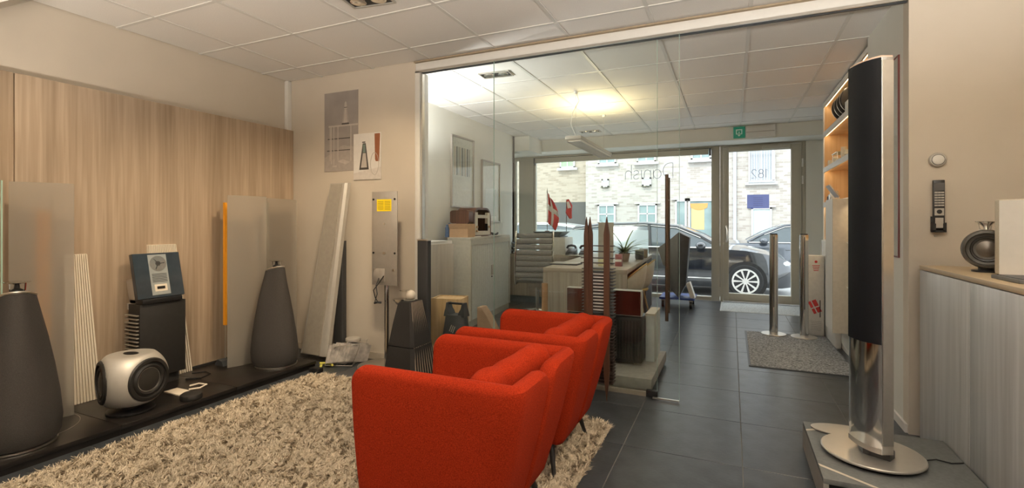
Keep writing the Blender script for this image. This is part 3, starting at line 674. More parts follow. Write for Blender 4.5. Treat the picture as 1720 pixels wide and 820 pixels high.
ad = B(-.05, .05, -.03, .03, 0, .035).build('power_adapter', m_blk, bev=0.004, loc=(-3.11, 3.02, 0)); tag(ad, 'small black power adapter on the floor beside the yellow cable', 'adapter')

# metal plate on a pole
tv = thing('mounting_stand', 'silver back plate with yellow sticker on a pole with a round foot', 'stand', (-2.70, 3.37, 0))
MB().lathe([(.001, 0), (.205, 0), (.22, .006), (.22, .014), (.205, .018), (.001, .02)], 48).build('foot_disc', m_alu, tv)
MB().cyl((.03, 0, .02), (.03, 0, .72), .022, n=20).build('pole', m_chrome, tv)
pp = MB().box(-.083, .177, -.055, -.045, .70, 1.485).build('plate', m_grey, tv, bev=0.002)
B(-.03, .12, -.0562, -.0552, 1.32, 1.42).build('sticker', m_yel, pp)
for k in range(6):
    for c in (0, 1): B(-.02 + .07 * c, .04 + .07 * c, -.0566, -.0562, 1.335 + .013 * k, 1.338 + .013 * k).build('print_line', m_ink, pp)
for x, z in ((-.065, 1.42), (.155, 1.42), (-.065, .97), (.155, .97)): MB().cyl((x, -.060, z), (x, -.0552, z), .009, n=12).build('hole_plug', m_blk, pp)
for x, z, r in ((.045, .97, .014), (-.055, .83, .012), (.14, .83, .012), (.045, 1.215, .008)): MB().cyl((x, -.059, z), (x, -.0552, z), r, n=12).build('screw', m_alu, pp)
MB().prism([(-.065, .73)] + [(-.065 + .045 * (1 - math.cos(a)), .79 + .05 * math.sin(a)) for a in [PI / 2 * k / 6 for k in range(7)]] + [(.055, .84), (.055, .73)], -.062, -.0552, 'y').build('cable_cover', m_grey, pp, bev=0.002)
MB().tube([(.0, -.066, .76), (-.01, -.09, .70), (.01, -.10, .63), (-.02, -.09, .57), (-.03, -.08, .55)], .004, 6).build('cable', m_blk, tv)
MB().tube([(.05, -.066, .78), (.02, -.09, .72), (-.03, -.10, .66), (-.01, -.10, .60), (.0, -.08, .56)], .004, 6).build('cable', m_blk, tv)
MB().tube([(-.035, -.08, .55), (.0, -.085, .56), (.02, -.06, .555)], .009, 8).build('plug', m_blk, tv)

# angular black speaker behind the front armchair
c3 = thing('tapered_speaker', 'tapered black speaker with a wood-slat side and a white ball on top', 'speaker', (-2.31, 3.2, 0))
def r3(z, w_, d_): return [(-w_, -d_ * .4, z), (-w_ * .75, -d_ * .9, z), (w_ * .55, -d_, z), (w_ * .72, -d_ * .85, z), (w_ * .72, d_, z), (-w_ * .6, d_, z)]
MB().loft([r3(z, w_, d_) for z, w_, d_ in ((.01, .20, .15), (.02, .205, .155), (.268, .165, .125))]).build('lower_body', mat('dark_fabric', (0.022, 0.02, 0.019), .8, var=.3, scale=300), c3)
MB().loft([r3(z, w_, d_) for z, w_, d_ in ((.275, .164, .124), (.45, .125, .10), (.60, .085, .075), (.612, .08, .07))]).build('upper_body', mat('dark_fabric', (0.022, 0.02, 0.019), .8), c3)
for k in range(9):
    f = k / 8
    MB().tube([(.205 * .74, -.145 * .9 + .27 * f, .01), (.083 * .74, -.07 * .9 + .13 * f, .61)], .0055, 6).build('slat', mat('slat_wood', (0.20, 0.16, 0.12), .5), c3)
MB().lathe([(.045, .612), (.05, .618), (.045, .622)], 24, TR((-.01, 0, 0))).build('top_ring', m_alu, c3)
MB().sphere((.005, -.0, .655), .040, 24, 16).build('ball', m_cream, c3)
MB().lathe([(.001, -.05), (.03, -.042), (.052, -.015), (.058, .0), (.05, .0), (.001, -.03)], 28, TR((-.075, -.03, .625))).build('bowl', m_chrome, c3)
MB().lathe([(.001, 0), (.04, .002), (.042, .006), (.001, .008)], 28, TR((-.035, -.02, .688))).build('lens_disc', m_chrome, c3)
# posters
def poster(label, x0, x1, z0, z1, base, y=YP):
    t = thing('poster', label, 'poster', ((x0 + x1) / 2, y, (z0 + z1) / 2))
    hw, hh = (x1 - x0) / 2, (z1 - z0) / 2
    B(-hw, hw, -.004, -.001, -hh, hh).build('sheet', base, t)
    return t, hw, hh
t, hw, hh = poster('tall grey poster of a speaker on a small shelf stand, upper left of the two', -3.525, -3.12, 1.705, 2.445, mat('poster_grey', (0.33, 0.30, 0.28), 0.5, var=0.12, scale=5))
def flat(t, poly, m, y=-.0045, n='print'): return MB().prism(poly, y - .0004, y, 'y').build(n, m, t)
def bx2(x0, x1, z0, z1): return [(x0, z0), (x1, z0), (x1, z1), (x0, z1)]
m_pd = mat('print_dark', (0.07, 0.065, 0.06), 0.5); m_pl = mat('print_light', (0.50, 0.46, 0.42), 0.5); m_pm = mat('print_mid', (0.40, 0.36, 0.33), 0.5); m_pw = mat('print_white', (0.66, 0.62, 0.58), 0.5)
flat(t, [(-hw, -hh), (hw, -hh), (hw, -.16), (.02, -.13), (-hw, -.24)], m_pm)
flat(t, bx2(-.15, hw, .045, .06), m_pl, -.005)
flat(t, bx2(-.16, .11, -.07, -.062), m_pd, -.005); flat(t, bx2(-.17, .11, -.18, -.172), m_pd, -.005)
for x, z in ((-.12, -.30), (-.09, -.31), (-.04, -.27), (.115, -.28), (-.135, -.27)): flat(t, bx2(x, x + .010, z, .045), m_pl, -.0054)
flat(t, [(-.04, -.28), (.06, -.31), (.11, -.29), (.02, -.26)], m_pl, -.0054); flat(t, bx2(-.10, -.05, -.33, -.315), m_pl, -.0054)
flat(t, [(.015, .065), (.095, .065), (.075, .22), (.04, .22)], m_pm, -.0054); flat(t, [(.035, .075), (.075, .075), (.066, .20), (.048, .20)], m_pl, -.0058); flat(t, [(.01, .06), (.10, .06), (.097, .075), (.013, .075)], m_pd, -.0058)
flat(t, [(.042, .205), (.075, .205), (.070, .26), (.058, .275), (.046, .26)], m_pl, -.006); flat(t, bx2(.04, .076, .215, .221), m_pd, -.0064)
t, hw, hh = poster('smaller pale poster of a silver cone speaker, lower right of the two', -3.168, -2.855, 1.615, 2.035, mat('poster_pale', (0.74, 0.72, 0.69), 0.5, var=0.03), YP - .004)
flat(t, [(-hw, -hh), (hw, -hh), (hw, -.10), (-hw, -.15)], m_pw)
flat(t, [(-.09, -.12), (.02, -.12), (-.015, .12), (-.05, .12)], m_pd, -.005); flat(t, [(-.07, -.10), (.0, -.10), (-.015, .03), (-.048, .03)], m_pl, -.0054); flat(t, [(-.048, .035), (-.018, .035), (-.022, .11), (-.045, .11)], mat('print_green', (0.16, 0.22, 0.20), .5), -.0054)
flat(t, bx2(-.055, -.02, .125, .135), m_pd, -.005)
flat(t, [(.09, -.03), (.10, -.05), (hw - .02, -.05), (hw - .01, .20), (.085, .20)], mat('print_brown', (0.30, 0.11, 0.05), 0.5), -.005)
MB().tube([(.085 + .045 * math.cos(a), -.0052, -.07 + .10 * math.sin(a)) for a in [2 * PI * k / 24 for k in range(24)]], .0025, 4, closed=True).build('print', m_pl, t)
# ================================================================ RUG
rg_ = thing('shag_rug', 'long-pile beige shag rug on the black tiles under the two red armchairs', 'rug', (-1.8, 2.0, 0))
X0, X1, Y0, Y1 = -3.03 + 1.8, -0.65 + 1.8, 0.55 - 2, 2.93 - 2
MB().prism(rrect(X0 + .03, X1 - .03, Y0 + .03, Y1 - .03, .12, 6), .001, .014, 'z').build('backing', mat('rug_backing', (0.30, 0.24, 0.17), 0.9), rg_)
def shag(n, seed):
    r = np.random.default_rng(seed)
    # diagonal near-left edge follows the platform; keep only what lies in the rounded rectangle
    bx = r.uniform(X0, X1, n); by = r.uniform(Y0, Y1, n)
    rad = .12
    cx = np.clip(bx, X0 + rad, X1 - rad); cy = np.clip(by, Y0 + rad, Y1 - rad)
    k = (bx - cx) ** 2 + (by - cy) ** 2 < rad ** 2; bx, by = bx[k], by[k]; n = len(bx)
    # keep pile mostly where it can be seen
    cell = .024; gx = np.floor(bx / cell); gy = np.floor(by / cell)
    h = np.sin(gx * 12.9898 + gy * 78.233) * 43758.5453; h -= np.floor(h)
    h2 = np.sin(gx * 39.346 + gy * 11.135) * 24634.634; h2 -= np.floor(h2)
    th = 2 * np.pi * (h + .35 * r.random(n)); ln = .024 + .016 * r.random(n) + .01 * h2
    lean = (.35 + .55 * h2) * ln + .012 * r.random(n)
    jx = (gx + .5) * cell; jy = (gy + .5) * cell
    pull = .45
    dx = np.cos(th) * lean + (jx - bx) * pull; dy = np.sin(th) * lean + (jy - by) * pull
    w = .0017 + .0011 * r.random(n); px, py = -np.sin(th + 1.2 * r.random(n)) * w, np.cos(th + 1.2 * r.random(n)) * w
    V = np.zeros((n, 6, 3), np.float32); hz = np.sqrt(np.maximum(ln ** 2 - .6 * lean ** 2, 1e-5))
    for i, (f, zf) in enumerate(((0, 0), (.35, .65), (1.0, 1.0))):
        q = 1 - .6 * (i == 2)
        for s in (0, 1):
            V[:, 2 * i + s, 0] = bx + dx * f + px * q * (1 - 2 * s); V[:, 2 * i + s, 1] = by + dy * f + py * q * (1 - 2 * s)
            V[:, 2 * i + s, 2] = .010 + hz * zf
    base = np.arange(n)[:, None] * 6
    Fq = np.concatenate([base + np.array([0, 1, 3, 2]), base + np.array([2, 3, 5, 4])], 1).reshape(-1)
    me = bpy.data.meshes.new('pile'); me.vertices.add(n * 6); me.vertices.foreach_set('co', V.reshape(-1))
    me.loops.add(len(Fq)); me.loops.foreach_set('vertex_index', Fq.astype(np.int32))
    me.polygons.add(n * 2); me.polygons.foreach_set('loop_start', np.arange(0, n * 8, 4, dtype=np.int32)); me.polygons.foreach_set('loop_total', np.full(n * 2, 4, dtype=np.int32))
    me.update(); me.validate()
    me.materials.append(mat('rug_pile', (0.46, 0.385, 0.29), 0.95, var=0.22, scale=60, col2=(0.62, 0.54, 0.42), spec=0.1))
    o = bpy.data.objects.new('pile', me); COL.objects.link(o); o.parent = rg_; o['kind'] = 'stuff'; return o
shag(210000, 5)

# ================================================================ ARMCHAIRS
m_leg = mat('chair_leg', (0.02, 0.018, 0.018), 0.4)
def half_shell(side):
    """L-shaped padded shell: one arm and its half of the back; side=-1 near arm, +1 far arm. Local: +x is the back, y across."""
    W = .315; XF = -.36; XB = .335; rc = .06; th = .075
    path = []
    n1 = 12
    for k in range(n1): path.append((XF + (XB - rc - XF) * k / n1, -W, 0, -1))
    for k in range(9):
        a = R(-90 + 90 * k / 8); path.append((XB - rc + rc * math.cos(a), -W + rc + rc * math.sin(a), math.cos(a), math.sin(a)))
    n2 = 9
    yE = -.012
    for k in range(1, n2 + 1): path.append((XB, -W + rc + (yE + W - rc) * k / n2, 1, 0))
    ds = [0]
    for a, b in zip(path, path[1:]): ds.append(ds[-1] + math.hypot(b[0] - a[0], b[1] - a[1]))
    # densify the ends for round corners
    def at(s):
        for i in range(len(ds) - 1):
            if s <= ds[i + 1] + 1e-9:
                f = (s - ds[i]) / (ds[i + 1] - ds[i]); p, q = path[i], path[i + 1]
                return [p[j] * (1 - f) + q[j] * f for j in range(4)]
        return list(path[-1])
    S = ds[-1]; ss = sorted(set([0, .004, .012, .022, .035, .05, .065] + ds + [S - .075, S - .055, S - .038, S - .024, S - .012, S - .004, S]))
    rings = []; zb = .165
    for s in ss:
        x, y, nx, ny = at(min(s, S))
        e = min(s, S - s); rr = .07
        def rnd(e_, r_): return 0 if e_ >= r_ else r_ - math.sqrt(max(0, r_ * r_ - (r_ - e_) ** 2))
        rt = .065 if s < S / 2 else .085
        ztop = .70 - rnd(e, rt); zbot = zb + rnd(e, .03)
        t = th - 2 * rnd(e, .028)
        t = max(t, .012)
        # outline of the cross-section: offset o (0 outer, t inner), z
        prof = []
        rt2 = min(.034, t / 2)
        nzs = 8
        inset = (th - t) / 2
        out = []
        for k in range(nzs + 1): out.append((inset, zbot + .03 + (ztop - rt2 - zbot - .03) * k / nzs))
        for k in range(1, 6): a = PI * k / 6; out.append((inset + t / 2 - t / 2 * math.cos(a), ztop - rt2 + rt2 * math.sin(a)))
        for k in range(nzs + 1): out.append((inset + t, ztop - rt2 - (ztop - rt2 - zbot - .03) * k / nzs))
        for k in range(1, 4): a = PI * k / 4; out.append((inset + t / 2 + t / 2 * math.cos(a), zbot + .03 - .03 * math.sin(a)))
        ring = []
        for o, z in out:
            px, py = x - nx * o, y - ny * o
            f = (.70 - z) / .535                     # taper towards the floor
            bulge = .010 * math.sin(PI * min(1, max(0, (z - zb) / .53)))
            px -= .135 * f * max(0, (px + .36) / .70) ** 2.0
            py += .055 * f * (-py / W) if py < 0 else 0
            px += nx * bulge * (1 if o < t / 2 else .2); py += ny * bulge * (1 if o < t / 2 else .2)
            ring.append((px, py * (-side), z))
        rings.append(ring)
    return MB().loft(rings)
def pillow(root):
    # soft, slightly creased cushion leaning in the corner of the back
    nu, nv = 40, 24; rings = []
    sg = lambda c, e: math.copysign(abs(c) ** e, c)
    for i in range(1, nu):
        t = PI * i / nu; ring = []
        for j in range(nv):
            a = 2 * PI * j / nv
            y = -.245 * sg(math.cos(t), .55); r_ = math.sin(t) ** .38
            x = .062 * sg(math.cos(a), .75) * r_; z = .185 * sg(math.sin(a), .42) * r_
            cr = .007 * math.sin(38 * y + 17 * z) + .006 * math.sin(61 * y - 24 * z + 1.3) + .008 * math.sin(13 * y + 5)
            ring.append((x * (1 + cr * 6), y, z + cr * (1 if z > 0 else .2)))
        rings.append(ring)
    o = MB().loft(rings, M=TR((.135, .02, .535), ry=R(13), rz=R(-11), rx=R(4))).build('pillow', m_red)
    md = o.modifiers.new('s', 'SUBSURF'); md.levels = 1; md.render_levels = 1
    return o
def armchair(label):
    t = thing('armchair', label, 'armchair', (0, 0, 0), 0, None)
    for s in (-1, 1):
        half_shell(s).build('side_shell', m_red, t)
        nmap = None
    MB().prism(rrect(-.34, .23, -.235, .235, .04), .30, .41, 'z').build('seat_cushion', m_red, t, bev=0.018, seg=3)
    MB().prism(rrect(-.31, .16, -.22, .22, .04), .17, .30, 'z').build('seat_base', m_red, t, bev=0.01)
    # welt along the top edge of the outer face
    for x, y in ((-.27, -.22), (-.27, .22), (.14, -.22), (.14, .22)):
        MB().cyl((x, y, .17), (x + (.035 if x > 0 else -.035), y + (.055 if y > 0 else -.055), .004), .0145, .009, 12).build('leg', m_leg, t)
    return t
ch = armchair('red armchair nearest the camera, its side filling the lower centre of the photo')
ch2 = copy_tree(ch); ch2['label'] = 'red armchair farther from the camera, beside the glass partition'
ch.location = (-.928, 1.715, 0.0); ch2.location = (-.932, 2.455, 0.0)
for c_, who in ((ch, 'nearest'), (ch2, 'farther')):
    p_ = pillow(None); p_.location = c_.location
    tag(p_, 'soft red cushion standing in the back of the %s armchair' % who + (' from the camera' if who == 'nearest' else ' beside the glass partition'), 'cushion')

# ================================================================ RIGHT SIDE
ph = thing('media_plinth', 'low grey plinth with an open black front, under the tall silver speaker', 'plinth', (.655, 2.76, 0))
m_ply = mat('plinth_grey', (0.14, 0.145, 0.14), 0.55, var=0.12, scale=60)
x0, x1, y0, y1 = .355 - .655, .958 - .655, 2.44 - 2.76, 3.10 - 2.76
B(x0, x1, y0, y1, .118, .14).build('top_board', m_ply, ph, bev=0.0015)
m_plside = mat('plinth_side', (0.30, 0.28, 0.25), 0.45, var=0.06)
B(x0, x0 + .02, y0, y1, 0, .118).build('side_board', m_plside, ph); B(x1 - .02, x1, y0, y1, 0, .118).build('side_board', m_plside, ph)
B(x0 + .02, x1 - .02, y0 + .012, y1, 0, .02).build('bottom_board', m_plside, ph); B(x0 + .02, x1 - .02, y1 - .02, y1, .02, .118).build('back_board', m_blkm, ph); B(x0 + .02, x1 - .02, y0 + .05, y0 + .06, .02, .118).build('inner_panel', m_blk, ph)
MB().prism([(-.30, .225), (-.30, .205), (-.19, .265), (-.205, .278)], .14, .1406, 'z').build('pale_strip', m_tan, ph)  # two thin pale strips lying diagonally on the plinth top
MB().prism([(-.295, -.20), (-.30, -.175), (-.10, -.32), (-.125, -.32)], .14, .1406, 'z').build('pale_strip', m_tan, ph)
def disc(parent, x, y, z, rx, ry): return MB().lathe([(.001, 0), (.95, 0), (1, .004), (1, .009), (.97, .012), (.001, .014)], 64, TR((x, y, z)) @ Matrix.Diagonal((rx, ry, 1, 1))).build('base_disc', m_alu, parent)
ts = thing('floor_speaker', 'tall slim floor speaker with black fabric front and polished aluminium body, foreground right', 'speaker', (.592, 2.755, .1405))
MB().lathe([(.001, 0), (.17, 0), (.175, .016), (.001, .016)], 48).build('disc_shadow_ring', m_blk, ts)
m_disc = mat('satin_disc', (0.60, 0.57, 0.52), 0.3, 0.7, var=0.02)
MB().lathe([(.001, .016), (.195, .016), (.201, .020), (.201, .026), (.197, .029), (.001, .03)], 72).build('base_disc', m_disc, ts)
MB().prism([(-.045, -.05), (.045, -.10), (.075, -.05), (.075, .06), (-.045, .05)], .03, .06, 'z').build('neck', m_blk, ts)
# body outline seen from above: curved front to the left, flat side towards the camera-right, polished edge
def cvx(n=10): # curved face from the far-left corner to the near corner
    P = []
    p0 = Vector((-.082, .035)); p1 = Vector((-.062, -.085)); p2 = Vector((.012, -.118))
    for k in range(n + 1):
        t_ = k / n; P.append(tuple(p0 * (1 - t_) ** 2 + p1 * 2 * t_ * (1 - t_) + p2 * t_ * t_))
    return P
cv = cvx()
outl = cv + [(.058, -.098), (.068, -.06), (.040, .055), (-.04, .075)]
MB().prism(outl, .06, 1.815, 'z').build('aluminium_body', m_chrome, ts, bev=0.0015)
off = [(x - .004, y - .003) for x, y in cv]
fabr = off + [(x + .02, y + .03) for x, y in reversed(cv)]
MB().prism(fabr, .545, 1.812, 'z').build('fabric_front', mat('speaker_fabric_blue', (0.0045, 0.006, 0.009), 0.6, spec=0.25, var=0.2, scale=300), ts)
MB().prism([(x - .003, y - .003) for x, y in cv] + [(x + .02, y + .03) for x, y in reversed(cv)], .062, .085, 'z').build('lower_band', m_disc, ts)
MB().prism([(.016, -.1195), (.058, -.1005), (.058, -.098), (.016, -.116)], .10, 1.80, 'z').build('side_strip', m_alu, ts)
MB().prism([(x * .97, y * .97) for x, y in outl], 1.815, 1.822, 'z').build('top_cap', mat('cap_pink', (0.62, 0.45, 0.36), 0.4), ts)
d2 = MB().lathe([(.001, 0), (.135, 0), (.142, .004), (.142, .009), (.001, .012)], 56).build('spare_base_disc', m_disc, loc=(.535, 3.02, .1405 + .001))
d2.scale = (1.08, .55, 1)
tag(d2, 'flat silver base disc lying on the grey plinth behind the tall speaker', 'disc')
cb2 = MB().tube([(.80, 2.80, .145), (.85, 2.83, .146), (.90, 2.815, .145), (.95, 2.84, .145)], .003, 6).build('speaker_cable', m_blk)
tag(cb2, 'thin black cable running from the silver foot disc to the sideboard', 'cable')

sbd = thing('sideboard', 'long grey wood-grain sideboard with a tan top along the right wall', 'sideboard', (1.25, 2.0, 0))
SX = .965 - 1.25
B(SX + .02, .30, -1.6, 1.455, .05, .955).build('carcass', m_side, sbd)
B(SX + .04, .30, -1.58, 1.44, 0, .05).build('plinth', m_blkm, sbd)
B(SX - .0, .305, -1.605, 1.46, .962, .985).build('top', m_sidet, sbd, bev=0.0015)
ys = [1.456, .822, .19, -.44, -1.07, -1.6]
for a, b in zip(ys, ys[1:]): B(SX, SX + .019, b + .0015, a - .0015, .02, .958).build('door', m_side, sbd, bev=0.001)
# wall thermostat and remote
th_ = thing('wall_dial', 'round white wall dial above the black remote control', 'dial', (1.064, YP, 1.58))
Ty = TR(rx=PI / 2)
MB().lathe([(.001, 0), (.040, 0), (.041, .012), (.036, .018), (.030, .019)], 40, Ty).build('ring', m_silver, th_)
MB().lathe([(.0305, .016), (.0305, .0195), (.028, .0205), (.0275, .018)], 40, Ty).build('dark_rim', m_dark, th_)
MB().lathe([(.0275, .016), (.0275, .021), (.024, .0225), (.001, .023)], 40, Ty).build('button', m_white, th_)
rm = thing('remote_control', 'long black and silver remote control in a black wall holder', 'remote', (1.065, YP, 1.32))
B(-.026, .026, -.030, -.008, -.135, .145).build('body', m_blk, rm, bev=0.004)
B(-.022, .022, -.0315, -.0295, .085, .128).build('display', mat('remote_display', (0.09, 0.09, 0.09), .3), rm)
for r_ in range(6):
    for c in range(3): B(-.021 + .0145 * c, -.008 + .0145 * c, -.0325, -.0298, .070 - .0145 * r_, .0785 - .0145 * r_).build('key', m_silver, rm)
B(-.021, .021, -.0315, -.0298, -.055, -.014).build('wheel_plate', m_silver, rm)
MB().lathe([(.001, .0298), (.012, .0298), (.012, .034), (.001, .035)], 20, TR((0, 0, -.034)) @ Ty).build('navigation_wheel', m_blk, rm)
B(-.018, .018, -.0315, -.0298, -.125, -.068).build('lower_plate', m_silver, rm)
hl = MB().box(-.031, .031, -.006, .0, -.145, -.06).box(-.031, .031, -.036, -.006, -.150, -.138).box(-.031, -.027, -.036, -.006, -.145, -.095).box(.027, .031, -.036, -.006, -.145, -.095).box(-.027, -.016, -.036, -.033, -.145, -.10).box(.016, .027, -.036, -.033, -.145, -.10)
hl.build('holder', m_blkm, rm); MB().cyl((-.01, 0, -.17), (-.01, -.006, -.17), .005, n=10).build('screw', m_alu, rm)

# round speaker on sideboard
rs = thing('round_speaker', 'dark grey drum-shaped speaker with a silver lens on top, on the sideboard', 'speaker', (1.13, 3.12, .985))
Tn = TR((0, 0, .112), rz=math.atan2(-.95, -.30) ) @ Matrix.Rotation(PI / 2, 4, 'Y')
gm = mat('drum_grey', (0.085, 0.08, 0.07), 0.5, 0.2)
dm = MB().lathe([(.001, -.12), (.05, -.118), (.082, -.08), (.092, -.03), (.094, .02), (.088, .05), (.078, .054), (.074, .042), (.062, .036)], 48, Tn).build('body', gm, rs)
MB().lathe([(.062, .034), (.058, .044), (.052, .042), (.048, .034), (.001, .028)], 40, Tn).build('driver', m_con, rs)
MB().lathe([(.046, .033), (.03, .040), (.001, .046)], 36, Tn).build('cone', mat('cone_bronze', (0.16, 0.14, 0.12), 0.3, 0.5), rs)
MB().lathe([(.001, 0), (.055, 0), (.055, .008), (.001, .01)], 32).build('foot', m_blk, rs); MB().cyl((0, 0, .008), (0, 0, .03), .03, n=16).build('neck', m_blk, rs)
MB().lathe([(.026, .200), (.026, .206), (.001, .208)], 24).build('tweeter_base', m_alu, rs)
MB().lathe([(.008, .206), (.014, .222), (.030, .238), (.042, .243), (.042, .246), (.001, .248)], 28).build('acoustic_lens', m_chrome, rs)
for a in (0.5, 2.6, 4.7): MB().cyl((.022 * math.cos(a), .022 * math.sin(a), .205), (.03 * math.cos(a), .03 * math.sin(a), .242), .002, n=6).build('lens_post', m_chrome, rs)
ws = thing('shelf_speaker', 'tall cream fabric speaker on the sideboard, at the right edge of the photo', 'speaker', (1.25, 2.96, .985))
MB().prism([(-.14, -.02), (-.03, -.11), (.12, -.08), (.14, .06), (-.08, .09), (-.135, .04)], .004, .345, 'z').build('body', mat('cream_fabric', (0.66, 0.60, 0.49), 0.85, var=0.12, scale=250), ws, bev=0.006)
MB().prism([(-.144, -.028), (-.036, -.116), (-.03, -.108), (-.138, -.018)], .006, .34, 'z').build('front_panel', m_white, ws)
B(-.10, .10, -.08, .06, 0, .005).build('foot', m_blk, ws)
ty_ = thing('charging_tray', 'flat grey tray on the front corner of the sideboard', 'tray', (1.14, 2.66, .985))
B(-.115, .12, -.10, .13, 0, .016).build('tray', mat('tray_grey', (0.12, 0.12, 0.115), 0.5), ty_, bev=0.003)
B(-.10, .105, -.085, .115, .016, .018).build('pad', m_dark, ty_)
hp = thing('headphones', 'black folded headphones lying on the grey tray', 'headphones', (1.15, 2.67, 1.004))
for s in (-1, 1): MB().lathe([(.001, 0), (.034, .002), (.038, .014), (.034, .028), (.001, .034)], 28, TR((.0 + .02 * s, .045 * s, 0))).build('ear_cup', m_blk, hp)
MB().tube([(.0 + .07 * math.sin(R(a)), -.055 * math.cos(R(a)), .02 + .018 * math.sin(R(a))) for a in range(0, 181, 15)], .007, 8).build('headband', m_blk, hp)

# mirror on the white return wall
mi = thing('framed_mirror', 'tall glazed picture in a dark red frame behind the tall silver speaker', 'picture', (.935, 3.81, 1.63))
for a in ((-.012, 0, -.115, -.105, -.62, .62), (-.012, 0, .105, .115, -.62, .62), (-.012, 0, -.105, .105, -.62, -.61), (-.012, 0, -.105, .105, .61, .62)):
    MB().box(a[0] + .003, a[1], *a[2:]).build('frame_bar', mat('frame_red', (0.16, 0.035, 0.03), 0.35), mi)
B(-.006, -.001, -.105, .105, -.61, .61).build('picture_sheet', mat('mat_board', (0.70, 0.69, 0.66), 0.6), mi)
MB().add([(-.008, -.105, -.61), (-.008, .105, -.61), (-.008, .105, .61), (-.008, -.105, .61)], [(0, 1, 2, 3)]).build('glass', glass('picture_glass', r0=.08, r1=.7), mi)

# ================================================================ FRONT ROOM RIGHT: shelving
su = thing('shelving_unit', 'tall built-in oak shelving with white edges and warm light strips', 'shelving', (1.2, 5.6, 0))
X_, Y_ = 1.2, 5.6
x0, x1 = .97 - X_, 1.44 - X_; y0, y1 = 4.50 - Y_, 6.68 - Y_
B(x1 - .01, x1 + .005, y0, y1, 1.03, 2.60).build('back_panel', m_oaks, su)
B(x0, x1, y1 - .02, y1, 0, 2.60).build('end_panel', m_oaks, su); B(x0 - .001, x0 + .012, y1 - .022, y1 + .003, 0, 2.60).build('end_edge', m_white, su)
B(x0, x1, y0, y0 + .04, 0, 2.60).build('end_panel', m_dark, su)
m_led = emis('led_strip', (1.0, 0.78, 0.45), 8)
for z in (2.555, 2.21, 1.80, 1.40):
    zt = z + (.055 if z < 2.5 else .045)
    s_ = B(x0 + .012, x1 - .011, y0 + .041, y1 - .021, z + .02, zt).build('shelf', m_oaks, su)
    B(x0 - .002, x0 + .012, y0 + .041, y1 - .021, z, zt).build('front_edge', m_white, s_)
    B(x0 + .016, x0 + .026, y0 + .05, y1 - .03, z + .010, z + .018).build('light_strip', m_led, s_)
    lamp('shelf_lamp', 'AREA', (X_ + x0 + .03, 5.6, z + .008), 1.8, (1.0, .74, .45), (0, 0, 0), shape='RECTANGLE', size=.02, size_y=2.0)
for k in range(3): B(x0, x1, y0 + .041 + k * .706, y0 + .745 + k * .706, .06, 1.03).build('base_cabinet', m_wallw, su, bev=0.002)
B(x0 + .01, x1, y0 + .041, y1 - .021, 0, .06).build('plinth', m_white, su)
card = B(-.004, .004, -.09, .09, 0, .16).build('white_card', m_paper, loc=(1.02, 6.52, 1.031)); tag(card, 'small white card standing on the base cabinet under the lowest shelf', 'card')
# black round speakers leaning on top shelf
for k in range(4):
    t = thing('disc_speaker', 'black disc-shaped speaker on the top shelf, %s' % ('nearest the shop window', 'second from the shop window', 'third from the shop window', 'fourth from the shop window')[k], 'speaker', (1.11, 6.10 - .14 * k, 2.2655), 0, 'black discs on the top shelf')
    T = TR((0, 0, .152), rz=R(0), rx=R(90 - 8))
    MB().lathe([(.001, -.018), (.134, -.018), (.150, -.008), (.150, .008), (.139, .018), (.001, .018)], 44, T).build('disc', m_blkm, t)
    MB().lathe([(.141, .012), (.152, .004), (.152, .0), (.143, .0)], 44, T).build('silver_ring', m_alu, t)
wbx = B(-.05, .05, -.06, .06, 0, .10).build('white_box', m_white, bev=0.004, loc=(1.03, 5.48, 2.2655)); tag(wbx, 'small white box on the top shelf beside the black discs', 'box')
m_mat_glass = mat('pale_ceramic', (0.72, 0.66, 0.52), 0.4)
vz = 1.8555
v1 = MB().lathe([(.03, 0), (.045, .02), (.028, .05), (.035, .08), (.02, .10)], 20).build('figurine', m_mat_glass, loc=(1.05, 6.42, vz)); tag(v1, 'pale ceramic figurine near the far end of the middle shelf', 'figurine')
gs = thing('glass_tray', 'small glass display tray on legs on the middle shelf', 'tray', (1.05, 6.15, vz))
B(-.06, .06, -.14, .14, .10, .106).build('glass_plate', m_edge, gs)
for sx in (-1, 1):
    for sy in (-1, 1): MB().cyl((.05 * sx, .13 * sy, 0), (.05 * sx, .13 * sy, .1), .004, n=6).build('leg', m_alu, gs)
for k, (yy, r_, h_) in enumerate(((6.52, .03, .07), (6.12, .04, .04), (6.02, .035, .03), (5.80, .03, .12), (5.55, .05, .06))):
    o = MB().lathe([(r_ * .7, 0), (r_, h_ * .3), (r_ * .9, h_), (r_ * .8, h_), (r_ * .8, h_ * .3)], 18).build('bowl', m_mat_glass, loc=(1.02, yy, vz + .001))
    tag(o, ('small pale cup at the far end of the middle shelf', 'low pale bowl under the glass tray on the middle shelf', 'smallest pale bowl under the glass tray on the middle shelf', 'slim pale vase on the middle shelf', 'wide pale bowl on the middle shelf behind the tall speaker')[k], 'bowl')
lz = 1.4555
for k, (yy, r_, h_, m_) in enumerate(((6.45, .028, .08, m_dark), (6.33, .03, .10, m_alu), (6.22, .028, .07, m_white))):
    o = MB().lathe([(r_, 0), (r_, h_ * .75), (r_ * .6, h_ * .82), (r_ * .6, h_)], 18).build('jar', m_, loc=(1.0, yy, lz)); tag(o, ('small dark jar with a lid on the lowest shelf', 'silver jar with a lid, middle of three on the lowest shelf', 'small white jar with a lid on the lowest shelf')[k], 'jar')
